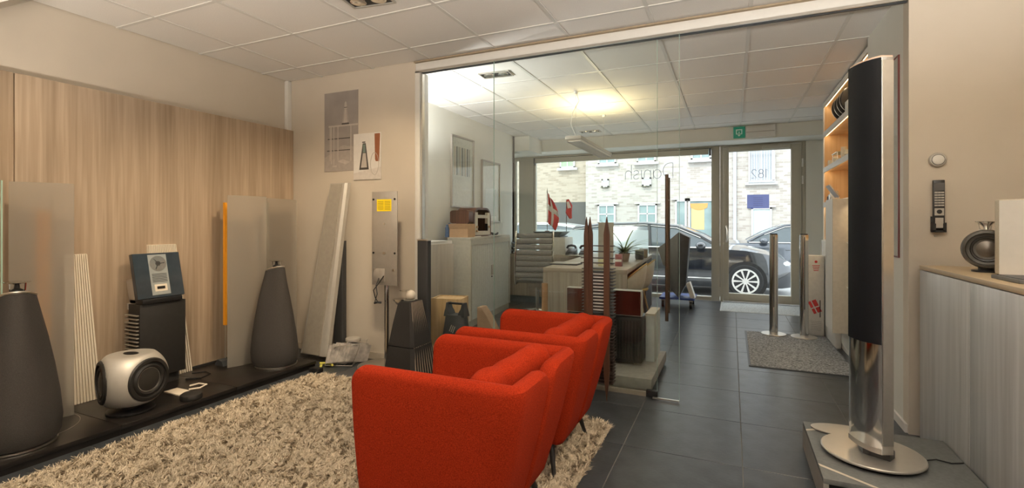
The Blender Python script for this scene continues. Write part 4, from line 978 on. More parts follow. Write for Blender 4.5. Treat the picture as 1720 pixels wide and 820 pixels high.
tb = thing('tablet_stand', 'tilted tablet on a small stand on the lowest shelf', 'tablet', (1.02, 6.0, lz)); MB().box(-.006, .006, -.11, .11, .04, .19, TR(ry=R(-35))).build('tablet', m_grey, tb); B(-.05, .05, -.05, .05, 0, .012).build('foot', m_alu, tb); MB().cyl((-.01, 0, .01), (-.03, 0, .10), .01, n=8).build('arm', m_alu, tb)
hc = thing('hanging_cabinet', 'beige hanging cabinet with notched side, sticking out below the shelves', 'cabinet', (.90, 5.22, .23))
B(-.068, .068, 0, .03, 0, 1.21).build('side_panel', mat('cab_beige', (0.58, 0.53, 0.45), .5), hc, bev=0.002)
B(-.068, .066, .03, .38, 0, 1.21).build('carcass', m_white, hc)
for z in (.42, .82): MB().prism([(.03, z), (.068, z), (.068, z - .035)], -.02, 0, 'y').build('bracket', m_white, hc)
rf_ = thing('refrigerator_cabinet', 'low white base cabinet beyond the hanging cabinet', 'cabinet', (.95, 5.95, 0.0))
B(-.03, .019, -.30, .50, .0, 1.03).build('door', m_white, rf_, bev=0.003)
MB().cyl((-.045, .42, .85), (-.045, .42, 1.0), .006, n=8).build('handle', m_alu, rf_)
# bollard-like column speakers
def pole_speaker(label, x, y, h_):
    t = thing('pole_speaker', label, 'speaker', (x, y, 0.009))
    MB().lathe([(.001, 0), (.12, 0), (.125, .005), (.12, .010), (.001, .012)], 40).build('base_disc', m_disc, t)
    MB().cyl((0, 0, .012), (0, 0, h_), .042, n=32).build('tube', m_chrome, t); MB().cyl((0, 0, h_), (0, 0, h_ + .012), .036, n=24).build('cap', m_blk, t)
    MB().box(-.004, .004, -.0435, -.040, .3, h_ - .02).build('front_slot', m_dark, t)
pole_speaker('round silver pole speaker on the dark mat, left of the two', .417, 6.05, 1.085)
pole_speaker('round silver pole speaker in front of the white flag box, right of the two', .70, 6.02, 1.085)
fb = thing('flag_box', 'tall white carton with a red flag print and small red text, beside the pole speakers', 'box', (.835, 6.24, 0.0))
B(-.078, .076, -.03, .10, 0, .865).build('carton', m_paper, fb, bev=0.002)
TF = TR((-.0, -.0305, .30), ry=R(-25))
MB().box(-.045, .035, -.001, 0, -.055, .085, TF).build('flag_print', m_flagr, fb)
MB().box(-.018, -.006, -.0018, -.001, -.055, .085, TF).build('flag_cross', m_flagw, fb); MB().box(-.045, .035, -.0018, -.001, .002, .014, TF).build('flag_cross', m_flagw, fb)
MB().cyl((.038, -.031, .20), (.038, -.031, .385), .004, n=6).build('flag_staff', m_ink, fb)
for k in range(4): B(-.035 + .004 * k, .035 - .004 * k, -.0315, -.0305, .755 - .018 * k, .762 - .018 * k).build('red_text_line', m_flagr, fb)
for k in range(6): B(-.05, .05, -.0315, -.0305, .15 - .018 * k, .153 - .018 * k).build('grey_text_line', m_grey, fb)
MB().lathe([(.001, .0305), (.014, .0305), (.014, .0315), (.001, .0315)], 16, TR((0, 0, .80)) @ Ty).build('round_print', m_flagr, fb)
bl = MB().tube([(.93, 6.2, .02), (.95, 6.1, .02), (.94, 6.0, .02)], .01, 6).build('black_cable', m_blk); tag(bl, 'short black cable on the floor against the base cabinet', 'cable')
# mats
m_mat = mat('mat_grey', (0.14, 0.15, 0.16), 0.95, var=0.65, scale=70, bump=1.0, bscale=160, col2=(0.26, 0.27, 0.285), detail=8)
mt = thing('floor_mat', 'large dark grey ribbed doormat on the tiles under the pole speakers', 'mat', (.52, 5.4, 0))
MB().prism([(.133 - .52, 4.645 - 5.4), (.925 - .52, 4.645 - 5.4), (.925 - .52, 6.14 - 5.4), (.133 - .52, 6.14 - 5.4)], .0005, .006, 'z').build('rubber_border', m_dark, mt)
MB().prism([(.15 - .52, 4.66 - 5.4), (.92 - .52, 4.66 - 5.4), (.92 - .52, 6.12 - 5.4), (.15 - .52, 6.12 - 5.4)], .006, .009, 'z').build('pile', m_mat, mt)
dmat = thing('door_mat', 'pale grey recessed mat at the glass shop door', 'mat', (.32, 7.83, 0))
B(-.47, .62, -.44, .40, .0003, .003).build('metal_frame', mat('mat_frame', (0.55, 0.55, 0.53), 0.4, .4), dmat); B(-.455, .61, -.425, .385, .003, .005).build('pile', mat('mat_pale', (0.36, 0.37, 0.36), 0.9, var=.3, scale=60), dmat)
# exit sign and sign plate
ex = thing('exit_sign', 'green emergency exit sign with a white door-and-arrow symbol', 'sign', (.097, 7.8, 2.52))
B(-.075, .075, -.03, 0, -.08, .08).build('plate', mat('exit_green', (0.015, 0.18, 0.11), 0.4, emit=(0.02, .25, .15), es=.25), ex, bev=0.002)
m_ew = mat('exit_white', (0.75, 0.85, 0.8), 0.5)
MB().box(-.042, .042, -.032, -.0302, .030, .045).box(-.042, -.028, -.032, -.0302, -.028, .030).box(.028, .042, -.032, -.0302, -.028, .030).box(-.028, -.014, -.032, -.0302, -.028, -.015).box(.014, .028, -.032, -.0302, -.028, -.015).build('door_symbol', m_ew, ex)
MB().prism([(-.006, .012), (.006, .012), (.006, -.035), (.022, -.035), (0, -.06), (-.022, -.035), (-.006, -.035)], -.032, -.0302, 'y').build('arrow', m_ew, ex)
wp_ = thing('sign_plate', 'blank white rectangular plate beside the green exit sign', 'sign', (.37, 7.8, 2.52))
B(-.19, .19, -.035, 0, -.085, .08).build('housing', m_white, wp_, bev=0.006); B(-.18, .18, -.038, -.035, -.01, .0).build('groove', m_grey, wp_)
# ================================================================ FRONT ROOM LEFT
def picture(label, y0, y1, z0, z1, kind):
    t = thing('wall_picture', label, 'picture', (-3.2, (y0 + y1) / 2, (z0 + z1) / 2))
    hw, hh = (y1 - y0) / 2, (z1 - z0) / 2
    fm = m_grey
    for a in ((-hw, -hw + .02, -hh, hh), (hw - .02, hw, -hh, hh), (-hw + .02, hw - .02, -hh, -hh + .02), (-hw + .02, hw - .02, hh - .02, hh)): B(.001, .03, *a).build('frame_bar', fm, t)
    B(.001, .012, -hw + .02, hw - .02, -hh + .02, hh - .02).build('print_sheet', mat('print_paper', (0.70, 0.68, 0.63), 0.6), t)
    if kind:
        for k in range(9): B(.012, .0126, -hw * .7 + .155 * hw * k, -hw * .7 + .155 * hw * k + .012 + .012 * (k % 3), -hh * .1, hh * .7).build('print_band', (m_card, m_pd, m_grey)[k % 3], t)
    else:
        B(.012, .0126, -hw * .6, hw * .6, -hh * .8, hh * .1).build('print_band', m_grey, t)
    MB().add([(.016, -hw + .02, -hh + .02), (.016, hw - .02, -hh + .02), (.016, hw - .02, hh - .02), (.016, -hw + .02, hh - .02)], [(0, 1, 2, 3)]).build('glass', glass('picture_glass', r0=.08, r1=.7), t)
picture('large glazed picture on the office wall, nearer of the two, above the old radio', 5.27, 5.85, 1.42, 2.33, 1)
picture('smaller glazed picture on the office wall, nearer the shop window', 6.09, 6.67, 1.23, 2.11, 0)
# tambour cabinet
Lc = math.hypot(.14, 1.42); ac = math.atan2(.14, 1.42)
tc_ = thing('tambour_cabinet', 'white cabinet with two ribbed roller doors, below the old radio', 'cabinet', (-2.76, 5.0, 0), ac)
m_off = mat('office_beige', (0.56, 0.54, 0.48), 0.5)
B(-.30, -.006, 0, Lc, 1.02, 1.05).build('top', m_off, tc_, bev=0.002)
B(-.30, -.02, 0, .02, .08, 1.02).build('side', m_off, tc_); B(-.30, -.02, Lc - .02, Lc, .08, 1.02).build('side', m_off, tc_)
B(-.30, -.28, .02, Lc - .02, .08, 1.02).build('back', m_off, tc_); B(-.30, -.02, 0, Lc, 0, .08).build('plinth', m_off, tc_)
B(-.02, 0, 0, .035, .08, 1.02).build('front_frame', m_off, tc_); B(-.02, 0, Lc - .035, Lc, .08, 1.02).build('front_frame', m_off, tc_); B(-.02, -.0, .035, Lc - .035, .96, 1.02).build('front_frame', m_off, tc_)
m_slat = mat('tambour_white', (0.68, 0.70, 0.68), 0.45)
for a, b in ((.037, Lc / 2 - .002), (Lc / 2 + .002, Lc - .037)):
    n = int((b - a) / .027); mb = MB(); mb.box(-.03, -.018, a, b, .08, .96)
    for k in range(n):
        yy = a + (b - a) * (k + .5) / n; hw = (b - a) / n * .36
        mb.hexa([(-.018, yy - hw, .082), (-.008, yy - hw * .5, .082), (-.008, yy + hw * .5, .082), (-.018, yy + hw, .082)], [(-.018, yy - hw, .958), (-.008, yy - hw * .5, .958), (-.008, yy + hw * .5, .958), (-.018, yy + hw, .958)])
    dr_ = stuff(mb.build('roller_door', m_slat, tc_))
    yy = b - .02 if a < .1 else a + .02
    B(-.010, .004, yy - .012, yy + .012, .55, .68).build('handle', m_silver, dr_, bev=0.002)
MB().cyl((-.008, Lc / 2 - .02, .53), (.006, Lc / 2 - .02, .53), .008, n=12).build('lock', m_dark, tc_)
lc = thing('side_cabinet', 'low beige wood-grain cabinet at the partition end, before the roller-door cabinet', 'cabinet', (-2.98, 4.3, 0))
m_ls = wood('side_cabinet_wood', (0.44, 0.39, 0.33), (0.56, 0.51, 0.44), 0.5, 'z', 40, 9)
B(-.2, .2, -.30, .32, 1.0, 1.03).build('top', m_white, lc); B(-.2, .2, -.30, .32, .04, 1.0).build('carcass', m_ls, lc); B(.2, .218, -.298, .008, .04, .995).build('door', m_ls, lc, bev=0.001); B(.2, .218, .012, .318, .04, .995).build('door', m_ls, lc, bev=0.001)
mg_ = MB().lathe([(.001, 0), (.035, 0), (.035, .08), (.031, .08), (.031, .01), (.001, .01)], 24).build('striped_mug', mat('mug', (0.62, 0.36, 0.28), 0.5, var=.4, scale=20), loc=(-2.86, 4.12, 1.0305)); tag(mg_, 'small reddish mug on the low cabinet behind the partition post', 'mug')
# leaning pole
lp = MB().tube([(-2.70, 3.80, .014), (-2.76, 3.96, 1.02)], .012, 8).build('leaning_rod', m_white); tag(lp, 'thin white rod leaning against the low beige cabinet', 'rod')
# old radio etc. on the tambour cabinet
rd = thing('old_radio', 'old arched wooden radio with a pale open front on the roller-door cabinet', 'radio', (-2.97, 5.48, 1.051), R(0))
def arch(hw, h_, r, n=8): return [(-hw, 0), (hw, 0)] + [(hw - r + r * math.cos(PI / 2 * k / n), h_ - r + r * math.sin(PI / 2 * k / n)) for k in range(n + 1)] + [(-hw + r + r * math.cos(PI / 2 + PI / 2 * k / n), h_ - r + r * math.sin(PI / 2 + PI / 2 * k / n)) for k in range(n + 1)]
A_ = [(y, z) for y, z in arch(.235, .36, .13)]; Ai = [(y, z + .02) for y, z in arch(.21, .315, .11)]
mb = MB()
n_ = len(A_); v = [(-.13, y, z) for y, z in A_] + [(.115, y, z) for y, z in A_] + [(.115, y, z) for y, z in Ai] + [(-.13, y, z) for y, z in Ai]
f = []
for j in range(n_):
    k = (j + 1) % n_
    for a, b in ((0, 1), (1, 2), (2, 3), (3, 0)): f.append((a * n_ + j, a * n_ + k, b * n_ + k, b * n_ + j))
mb.add(v, f).build('case', m_brown, rd)
m_rc = mat('radio_cream', (0.60, 0.55, 0.46), 0.5)
mbf = MB(); mbf.prism(bx2(-.20, -.135, .02, .30), .08, .118, 'x').prism(bx2(.135, .20, .02, .30), .08, .118, 'x').prism(bx2(-.135, .135, .02, .07), .08, .118, 'x').prism(bx2(-.135, .135, .23, .27), .08, .118, 'x')
mbf.build('front_frame', m_rc, rd); B(-.10, -.09, -.2, .2, .03, .32).build('back_cloth', mat('radio_cloth', (0.45, 0.38, 0.30), .8, var=.3, scale=30), rd)
for y, z in ((-.165, .12), (-.165, .07), (.165, .12)): MB().cyl((.118, y, z), (.135, y, z), .014, n=12).build('knob', m_card, rd)
cbx = thing('carton', 'open brown carton standing in front of the old radio', 'box', (-2.93, 5.10, 1.051)); B(-.13, .12, -.08, .10, 0, .16).build('box', m_card, cbx); MB().box(-.13, .12, -.002, 0, 0, .06, TR((0, -.081, .10), rx=R(20))).build('flap', m_card, cbx)
wdb = MB().prism(rrect(-.14, .12, 0, .32, .05), -.06, .06, 'y').build('wooden_box', m_brown, loc=(-2.97, 5.17, 1.052 + .161)); wdb.scale = (1, .9, .5)
tag(wdb, 'brown wooden box stacked on the carton beside the old radio', 'box')
for k, (yy, hh_) in enumerate(((5.04, .15), (5.12, .17))):
    o = MB().lathe([(.026, 0), (.026, hh_ * .75), (.015, hh_ * .85), (.015, hh_)], 18).build('spray_bottle', mat('bottle_blue', (0.08, 0.14, 0.26), .35), loc=(-3.09 - .02 * k, yy - .02, 1.051)); tag(o, ('shorter dark blue bottle at the left end of the roller-door cabinet', 'taller dark blue bottle left of the brown carton')[k], 'bottle')
for k, (x, y, a) in enumerate(((-2.87, 5.28, .2), (-2.86, 5.75, -.3), (-2.90, 5.98, .5))):
    o = MB().box(-.06, .06, -.11, .11, 0, .008).build('paper_stack', m_paper, loc=(x, y, 1.051), rot=(0, 0, a)); tag(o, ('loose papers on the cabinet in front of the carton', 'loose papers on the cabinet right of the old radio', 'last loose papers towards the window end of the cabinet')[k], 'papers')
tw = MB().tube([(-2.92 + .06 * math.cos(a), 5.9 + .09 * math.sin(a), 1.075 + .012 * math.sin(3 * a)) for a in [2 * PI * k / 20 for k in range(20)]], .012, 6, closed=True).build('coiled_cable', m_dark); tag(tw, 'coiled dark cable on the cabinet beside the old radio', 'cable')
# wooden box + carrying speaker on the floor
wc = thing('wooden_crate', 'pale wooden box standing on the floor behind the glass partition', 'crate', (-2.50, 4.1, 0), R(12))
for a in ((-.15, -.135, -.10, .14), (.135, .15, -.10, .14)): B(a[0], a[1], a[2], a[3], 0, .50).build('side_board', m_pine, wc, bev=0.002)
B(-.135, .135, -.10, -.088, 0, .50).build('front_board', m_pine, wc); B(-.135, .135, .128, .14, 0, .50).build('back_board', m_pine, wc); B(-.13, .13, -.085, .125, .47, .492).build('top_board', m_pine, wc)
ps = thing('portable_speaker', 'black tapered portable speaker with a handle opening, in front of the wooden box', 'speaker', (-2.26, 3.83, 0))
def el(z, a, b): return [(a * math.cos(2 * PI * j / 32), b * math.sin(2 * PI * j / 32), z) for j in range(32)]
MB().loft([el(z, a, b) for z, a, b in ((0, .14, .10), (.02, .15, .11), (.2, .135, .095), (.36, .11, .075), (.40, .104, .07))]).build('body', m_dark, ps)
for s in (-1, 1):
    MB().loft([[(s * x, y, z) for x, y in ((.105 - .03 * 0 - k * .012, -.05 + .012 * k), (.105 - k * .012, .05 - .012 * k), (.035 + .028 * k, .05 - .012 * k), (.035 + .028 * k, -.05 + .012 * k))] for k, z in ((0, .385), (.5, .43), (1.0, .455), (1.4, .505))]).build('shoulder', m_dark, ps)
MB().cyl((-.088, 0, .497), (.088, 0, .497), .010, n=12).build('handle', m_blk, ps)
for k in range(3): MB().box(-.012 + .018 * k, -.004 + .018 * k, -.001, .001, -.03, .03, TR((0, -.092, .29), rx=R(-6), ry=R(20))).build('logo_stroke', m_grey, ps)
cb3 = thing('carton_piece', 'brown carton with a cut corner on the floor right of the portable speaker', 'box', (-2.13, 4.15, 0)); MB().prism([(-.08, 0), (.10, 0), (.10, .20), (.02, .34), (-.04, .42), (-.08, .42)], -.02, .10, 'y').build('box', mat('card_dark', (0.36, 0.25, 0.17), .85), cb3)
fp_ = MB().box(-.12, .12, -.09, .09, 0, .01).build('white_sheet', m_paper, loc=(-1.95, 4.35, .001), rot=(0, 0, .3)); tag(fp_, 'white sheet lying on the tiles beyond the rear armchair', 'paper')
# desks
dk1 = thing('desk', 'grey-brown wood office desk seen end-on behind the glass partition', 'desk', (-1.45, 6.2, 0), R(3))
B(-.44, .43, -1.30, 1.35, .705, .75).build('desktop', m_deskt, dk1, bev=0.0015)
B(-.44, .43, -1.30, -1.255, 0, .705).build('end_panel', m_desk, dk1); B(-.44, .43, 1.305, 1.35, 0, .705).build('end_panel', m_desk, dk1); B(-.10, -.06, -1.255, 1.305, .25, .705).build('modesty_panel', m_desk, dk1); B(.38, .428, .55, 1.305, 0, .705).build('side_panel', mat('desk_dark', (0.10, 0.09, 0.09), .5), dk1)
dk2 = thing('back_desk', 'grey wood side desk by the window, behind the office chair', 'desk', (-2.60, 7.25, 0))
B(-.62, .60, -.30, .30, .70, .74).build('desktop', m_deskt, dk2); B(-.60, .58, -.28, .28, .10, .70).build('cabinet', m_desk, dk2); B(-.58, .56, -.26, .26, 0, .10).build('plinth', mat('plinth_bluegrey', (0.15, 0.18, 0.20), .6), dk2)
DT = .7505
pc = thing('printer', 'white printer with a dark paper tray on the side desk, under the small flag', 'printer', (-2.50, 7.25, .7405))
B(-.20, .22, -.20, .20, 0, .26).build('body', mat('printer_white', (0.62, 0.62, 0.58), .5), pc, bev=0.01); B(-.22, .14, -.18, .18, .262, .275).build('paper_tray', m_dark, pc); MB().hexa([(-.22, -.16, .275), (.10, -.16, .275), (.10, .14, .275), (-.22, .14, .275)], [(-.30, -.20, .345), (.18, -.20, .345), (.18, .18, .345), (-.30, .18, .345)]).build('tray_top', mat('tray_blue_grey', (0.13, 0.16, 0.17), .5), pc)
dfl = thing('table_flag', 'small red and white cross flag hanging on a thin pole on top of the printer', 'flag', (-2.62, 7.2, 1.0870))
MB().lathe([(.001, 0), (.04, 0), (.035, .012), (.001, .014)], 20).build('foot', m_brown, dfl); MB().cyl((0, 0, .01), (0, 0, .60), .005, n=8).build('pole', m_brown, dfl); MB().cyl((0, 0, .60), (0, 0, .68), .009, .001, n=8).build('finial', m_brown, dfl)
def cloth(cells, m, nm):
    mb = MB()
    for (u0, u1, v0, v1) in cells:
        n = 6; V = []; F = []
        for i in range(n + 1):
            for j in range(n + 1):
                u = u0 + (u1 - u0) * i / n; v_ = v0 + (v1 - v0) * j / n
                # hanging cloth: free corner droops and folds towards the pole
                wd = .19 * (0.25 + .75 * math.sin(PI * min(1, v_ * .72 + .08)))
                V.append((.008 + u * wd, .022 * math.sin(u * 9 + v_ * 3), .60 - v_ * .46 - u * .13))
        for i in range(n):
            for j in range(n): q = i * (n + 1) + j; F.append((q, q + 1, q + n + 2, q + n + 1))
        mb.add(V, F)
    o = mb.build(nm, m, dfl); md = o.modifiers.new('t', 'SOLIDIFY'); md.thickness = .002; return o
cloth([(0, .36, 0, .38), (.52, 1, 0, .38), (0, .36, .56, 1), (.52, 1, .56, 1)], m_flagr, 'red_cloth'); cloth([(.36, .52, 0, 1), (0, .36, .38, .56), (.52, 1, .38, .56)], m_flagw, 'white_cross')
df2 = thing('table_flag', 'second red and white flag, paler and nearer the window glass', 'flag', (-2.36, 7.36, 1.0870))
MB().cyl((0, 0, 0), (0, 0, .50), .005, n=8).build('pole', m_brown, df2); MB().tube([(.02, 0, .50), (.05, .01, .40), (.04, -.01, .30), (.07, 0, .20)], [.02, .045, .05, .02], 10).build('red_cloth', m_flagr, df2); MB().tube([(.03, -.02, .46), (.06, -.035, .36)], [.02, .03], 8).build('white_cross', m_flagw, df2)
for k in range(2):
    t = thing('desk_phone', ('black desk phone on the side desk, left of the two', 'black desk phone on the side desk, right of the two')[k], 'telephone', (-2.18 + .20 * k - .0, 7.05, .7405))
    MB().hexa([(-.075, -.08, 0), (.075, -.08, 0), (.075, .08, 0), (-.075, .08, 0)], [(-.07, -.075, .03), (.07, -.075, .03), (.07, .07, .10), (-.07, .07, .10)]).build('base', m_blk, t, bev=0.004)
    MB().tube([(-.07, 0, .10), (-.05, 0, .135), (0, 0, .145), (.05, 0, .135), (.07, 0, .10)], .018, 10).build('handset', m_blk, t)
pp2 = thing('paper_pile', 'spread white papers on the end of the side desk', 'papers', (-2.08, 6.98, .7405)); 
for k in range(4): MB().box(-.11, .11, -.08, .08, 0, .003, TR((.03 * k, -.0 - .02 * k, .003 * k), rz=.3 * k)).build('sheet', m_paper, pp2)
bk = thing('black_organiser', 'stack of black letter trays at the left end of the side desk', 'letter tray', (-3.02, 7.15, .7405))
for k in range(3): B(-.12, .12, -.15, .15, .07 * k, .07 * k + .012).build('tray', m_blk, bk); B(-.12, -.11, -.15, .15, .07 * k + .012, .07 * k + .04).build('rim', m_blk, bk)
for k in range(2): B(-.10, .10, -.13, .13, .07 * k + .013, .07 * k + .03).build('papers', m_paper, bk)
# items on the desk
nb = thing('notebook', 'closed grey laptop on the near end of the desk', 'laptop', (-1.72, 5.35, DT)); B(-.16, .16, -.11, .11, 0, .012).build('base', m_dark, nb, bev=0.003); B(-.16, .16, -.11, .11, .013, .02).build('lid', m_silver, nb, bev=0.003)
bd = thing('display_board', 'tilted taupe display board standing on the desk behind the record tower', 'display', (-1.30, 5.5, DT)); MB().box(-.085, .085, -.008, .008, 0, .48, TR((0, 0, .0), rx=R(-8), rz=R(10))).build('board', mat('board_taupe', (0.36, 0.33, 0.28), .6), bd); B(-.10, .10, -.05, .07, 0, .008).build('foot', m_grey, bd)
yn = B(-.05, .05, -.04, .04, 0, .07).build('yellow_box', mat('pale_yellow', (0.62, 0.58, 0.36), .6), bev=0.004, loc=(-1.29, 5.35, DT)); tag(yn, 'small pale yellow box on the desk below the taupe board', 'box')
rbx = thing('red_box', 'small red and white upright box on the desk left of the plant', 'box', (-1.12, 5.35, DT)); B(-.035, .035, -.03, .03, 0, .13).build('box', mat('redbox', (0.30, 0.10, 0.10), .5), rbx, bev=0.002); MB().box(-.036, .036, -.0315, -.0302, .05, .075).build('label_band', m_paper, rbx)
pln = thing('potted_plant', 'spiky green potted plant on the desk behind the record tower', 'plant', (-1.20, 6.05, DT))
MB().lathe([(.05, 0), (.07, .10), (.075, .10), (.068, .095), (.001, .085)], 24).build('pot', mat('pot', (0.28, 0.20, 0.16), .6), pln)
rr = random.Random(11)
for k in range(60):
    a = rr.uniform(0, 2 * PI); L_ = rr.uniform(.16, .34); up = rr.uniform(.25, 1.1); 
    if k < 3: L_ = .42; up = 1.45
    pts = []; n = 6
    for i in range(n + 1):
        f = i / n; r_ = L_ * f * math.cos(up * (1 - .55 * f)); z = .09 + L_ * (math.sin(up) * f - (0 if k < 3 else .55) * f * f * .6)
        pts.append((r_ * math.cos(a), r_ * math.sin(a), z))
    V = []; F = []
    for i, p in enumerate(pts):
        w_ = .011 * (1 - (i / n) ** 2) + .0008; V += [(p[0] - math.sin(a) * w_, p[1] + math.cos(a) * w_, p[2]), (p[0], p[1], p[2] + .002), (p[0] + math.sin(a) * w_, p[1] - math.cos(a) * w_, p[2])]
    for i in range(n): q = 3 * i; F += [(q, q + 1, q + 4, q + 3), (q + 1, q + 2, q + 5, q + 4)]
    MB().add(V, F).build('leaf', m_leaf, pln)
for k, (x, y, lb) in enumerate(((-1.08, 6.42, 'dark glass jar on the desk right of the plant, nearer of the two'), (-1.08, 6.75, 'brown glass jar on the desk behind the dark one'))):
    o = thing('glass_jar', lb, 'jar', (x, y, DT)); MB().lathe([(.045, 0), (.055, .02), (.055, .11), (.048, .11), (.048, .02), (.001, .015)], 24).build('jar', (m_dark, mat('jar_brown', (0.22, 0.15, 0.09), .2))[k], o); MB().lathe([(.056, .11), (.056, .125), (.001, .13)], 24).build('lid', m_grey, o)
# office chair
oc = thing('office_chair', 'grey ribbed office swivel chair with a chrome frame between the cabinet and desk', 'chair', (-2.30, 5.95, 0), R(6))
Tb = TR((0, -.20, .52), rx=R(-6))   # local: faces +y, back towards -y
for k in range(8):
    MB().box(-.235, .235, -.018, .018, .005 + .072 * k, .068 + .072 * k, Tb).build('back_rib', mat('chair_grey', (0.16, 0.155, 0.145), .6, var=.2, scale=80), oc, bev=0.012)
for s in (-1, 1): MB().tube([tuple(Tb @ Vector((s * .245, 0, .60))), tuple(Tb @ Vector((s * .245, 0, .05))), (s * .245, -.16, .44), (s * .245, .22, .45)], .011, 8).build('frame_tube', m_chrome, oc)
for k in range(6): B(-.235, .235, -.16 + .065 * k, -.10 + .065 * k, .455, .49).build('seat_rib', mat('chair_grey', (0.16, 0.155, 0.145), .6), oc, bev=0.010)
B(-.10, .10, -.09, .09, .39, .454).build('seat_plate', m_grey, oc, bev=0.005); MB().cyl((0, 0, .08), (0, 0, .40), .024, n=16).build('gas_post', m_chrome, oc)
MB().tube([(.10, 0, .40), (.24, -.02, .385), (.28, -.03, .36)], .007, 6).build('tilt_lever', m_blk, oc)
for k in range(5):
    a = 2 * PI * k / 5; l_ = MB().tube([(0, 0, .10), (.28 * math.cos(a), .28 * math.sin(a), .065)], [.022, .014], 8).build('base_arm', m_chrome, oc)
    MB().cyl((.28 * math.cos(a) - .012, .28 * math.sin(a), .028), (.28 * math.cos(a) + .012, .28 * math.sin(a), .028), .027, n=14).build('caster', m_blk, l_)
# cream shell chairs
def shell_chair(label, x, y, rz):
    t = thing('shell_chair', label, 'chair', (x, y, 0), rz)
    n = 20; rings = []
    V = []; F = []; m_ = 10
    for i in range(n + 1):
        a = R(-115 + 230 * i / n)
        for j in range(m_ + 1):
            f = j / m_; rim = .46 + .32 * (math.cos(a / 1.28) ** 1.2 if math.cos(a / 1.28) > 0 else 0) ; rr_ = .06 + .20 * math.sin(f * PI / 2) ** .7
            z = .41 + (rim - .41) * f ** 2.2
            V.append((-rr_ * math.cos(a) * 1.0 - .02 * f, rr_ * math.sin(a) * 1.08, z))
    for i in range(n):
        for j in range(m_): q = i * (m_ + 1) + j; F.append((q, q + m_ + 1, q + m_ + 2, q + 1))
    o = MB().add(V, F).build('shell', mat('shell_cream', (0.64, 0.60, 0.50), .45), t); md = o.modifiers.new('t', 'SOLIDIFY'); md.thickness = .012
    MB().lathe([(.001, .405), (.2, .41), (.21, .43), (.19, .445), (.001, .45)], 28).build('seat_pad', mat('seat_ochre', (0.50, 0.36, 0.15), .8), t)
    MB().tube([V[i * (m_ + 1) + m_] for i in range(n + 1)], .008, 6).build('edge_piping', mat('seat_ochre', (0.50, 0.36, 0.15), .8), t)
    for sx in (-1, 1):
        for sy in (-1, 1): MB().cyl((sx * .12, sy * .12, .41), (sx * .21, sy * .21, 0), .013, .009, 10).build('leg', m_pine, t)
    return t
shell_chair('cream shell chair pushed to the desk, nearer of the two', -1.12, 5.45, R(180))
shell_chair('cream shell chair pushed to the desk, nearer the shop door', -1.12, 6.05, R(180))
tubec = MB().lathe([(.026, 0), (.031, 0), (.031, .62), (.026, .62), (.026, .01)], 24, cap=False).build('cardboard_tube', mat('tube_card', (0.42, 0.24, 0.12), .8), loc=(-1.70, 4.6, 0)); tag(tubec, 'upright brown cardboard tube standing left of the desk end', 'tube')

# record tower with spiked wooden posts
rt_ = thing('record_tower', 'tall brown wooden disc tower with pointed posts and dark rungs, before the glass', 'rack', (-.845, 3.40, 0))
def post(x, y, w_, d_, rz=0):
    T = TR((x, y, 0), rz=rz)
    rings = [[(sx * a, sy * b, z) for sx, sy in ((-1, -1), (1, -1), (1, 1), (-1, 1))] for a, b, z in ((.002, .002, 0), (w_ * .85, d_, .16), (w_, d_, .20), (w_, d_, 1.14), (w_ * .9, d_, 1.16), (.002, .002, 1.265))]
    return MB().loft(rings, M=T).build('post', m_brown, rt_)
post(-.078, -.066, .017, .009); post(-.054, -.060, .019, .009); post(.064, -.064, .020, .010)
m_rung = mat('rung_dark', (0.045, 0.03, 0.025), .5)
zs = [1.06, 1.02, .975, .94, .91, .885, .86]
for z in zs[:4]: MB().box(-.125, .105, -.048, .0, z, z + .006).build('rung', m_rung, rt_)
z = .90
while z > .10:
    MB().box(-.118, .102, -.048, .050, z, z + .005).build('rung', m_rung, rt_); z -= .0225
for k in range(12):
    cz = .88 - .0225 * k
    o = MB().box(-.062, .062, -.045, .062, 0, .009).build('disc_case', mat('disc_case', (0.55, 0.56, 0.55), .25, var=.3, scale=8), loc=(-.845 + .004, 3.40 - .002, cz + .0056 - .0225)); tag(o, 'thin silver-grey disc case in the wooden tower, %s' % ('topmost', 'second from the top', 'third from the top', 'fourth from the top', 'fifth from the top', 'sixth from the top', 'sixth from the bottom', 'fifth from the bottom', 'fourth from the bottom', 'third from the bottom', 'second from the bottom', 'lowest')[k], 'disc case', 'disc cases in the wooden tower')

# television on ribbed speaker, on a stone plinth
sp_ = thing('stone_plinth', 'low pale grey stone plinth on the tiles behind the glass partition', 'plinth', (-.93, 4.0, 0))
m_stone = mat('stone_grey', (0.32, 0.30, 0.27), .55, var=.1, scale=20)
B(-.40, .41, -.40, .45, .025, .105).build('slab', m_stone, sp_, bev=0.003); B(-.38, .395, -.38, .43, 0, .025).build('base_step', mat('stone_light', (0.45, 0.40, 0.34), .6), sp_)
tvv = thing('television', 'old television with a red reflection painted on its glossy screen above a black ribbed speaker cabinet', 'television', (-.945, 3.92, .1055))
B(-.305, .305, -.02, .05, .385, .585).build('casing', m_silver, tvv, bev=0.003); B(-.298, .298, -.024, -.0205, .392, .58).build('screen', mat('screen_red_reflection', (0.075, 0.018, 0.014), .07, var=.3, scale=3, spec=.8), tvv)  # red in the screen colour stands in for the armchairs' reflection
B(-.30, .31, -.03, .20, .02, .38).build('speaker_cabinet', m_blk, tvv, bev=0.012)
for k in range(24): B(-.285 + .0245 * k, -.275 + .0245 * k, -.038, -.0305, .05, .345).build('rib', mat('rib_dark', (0.04, 0.032, 0.03), .4), tvv)
for x in (-.27, .27): B(x - .03, x + .03, 0, .15, 0, .02).build('foot', m_grey, tvv)
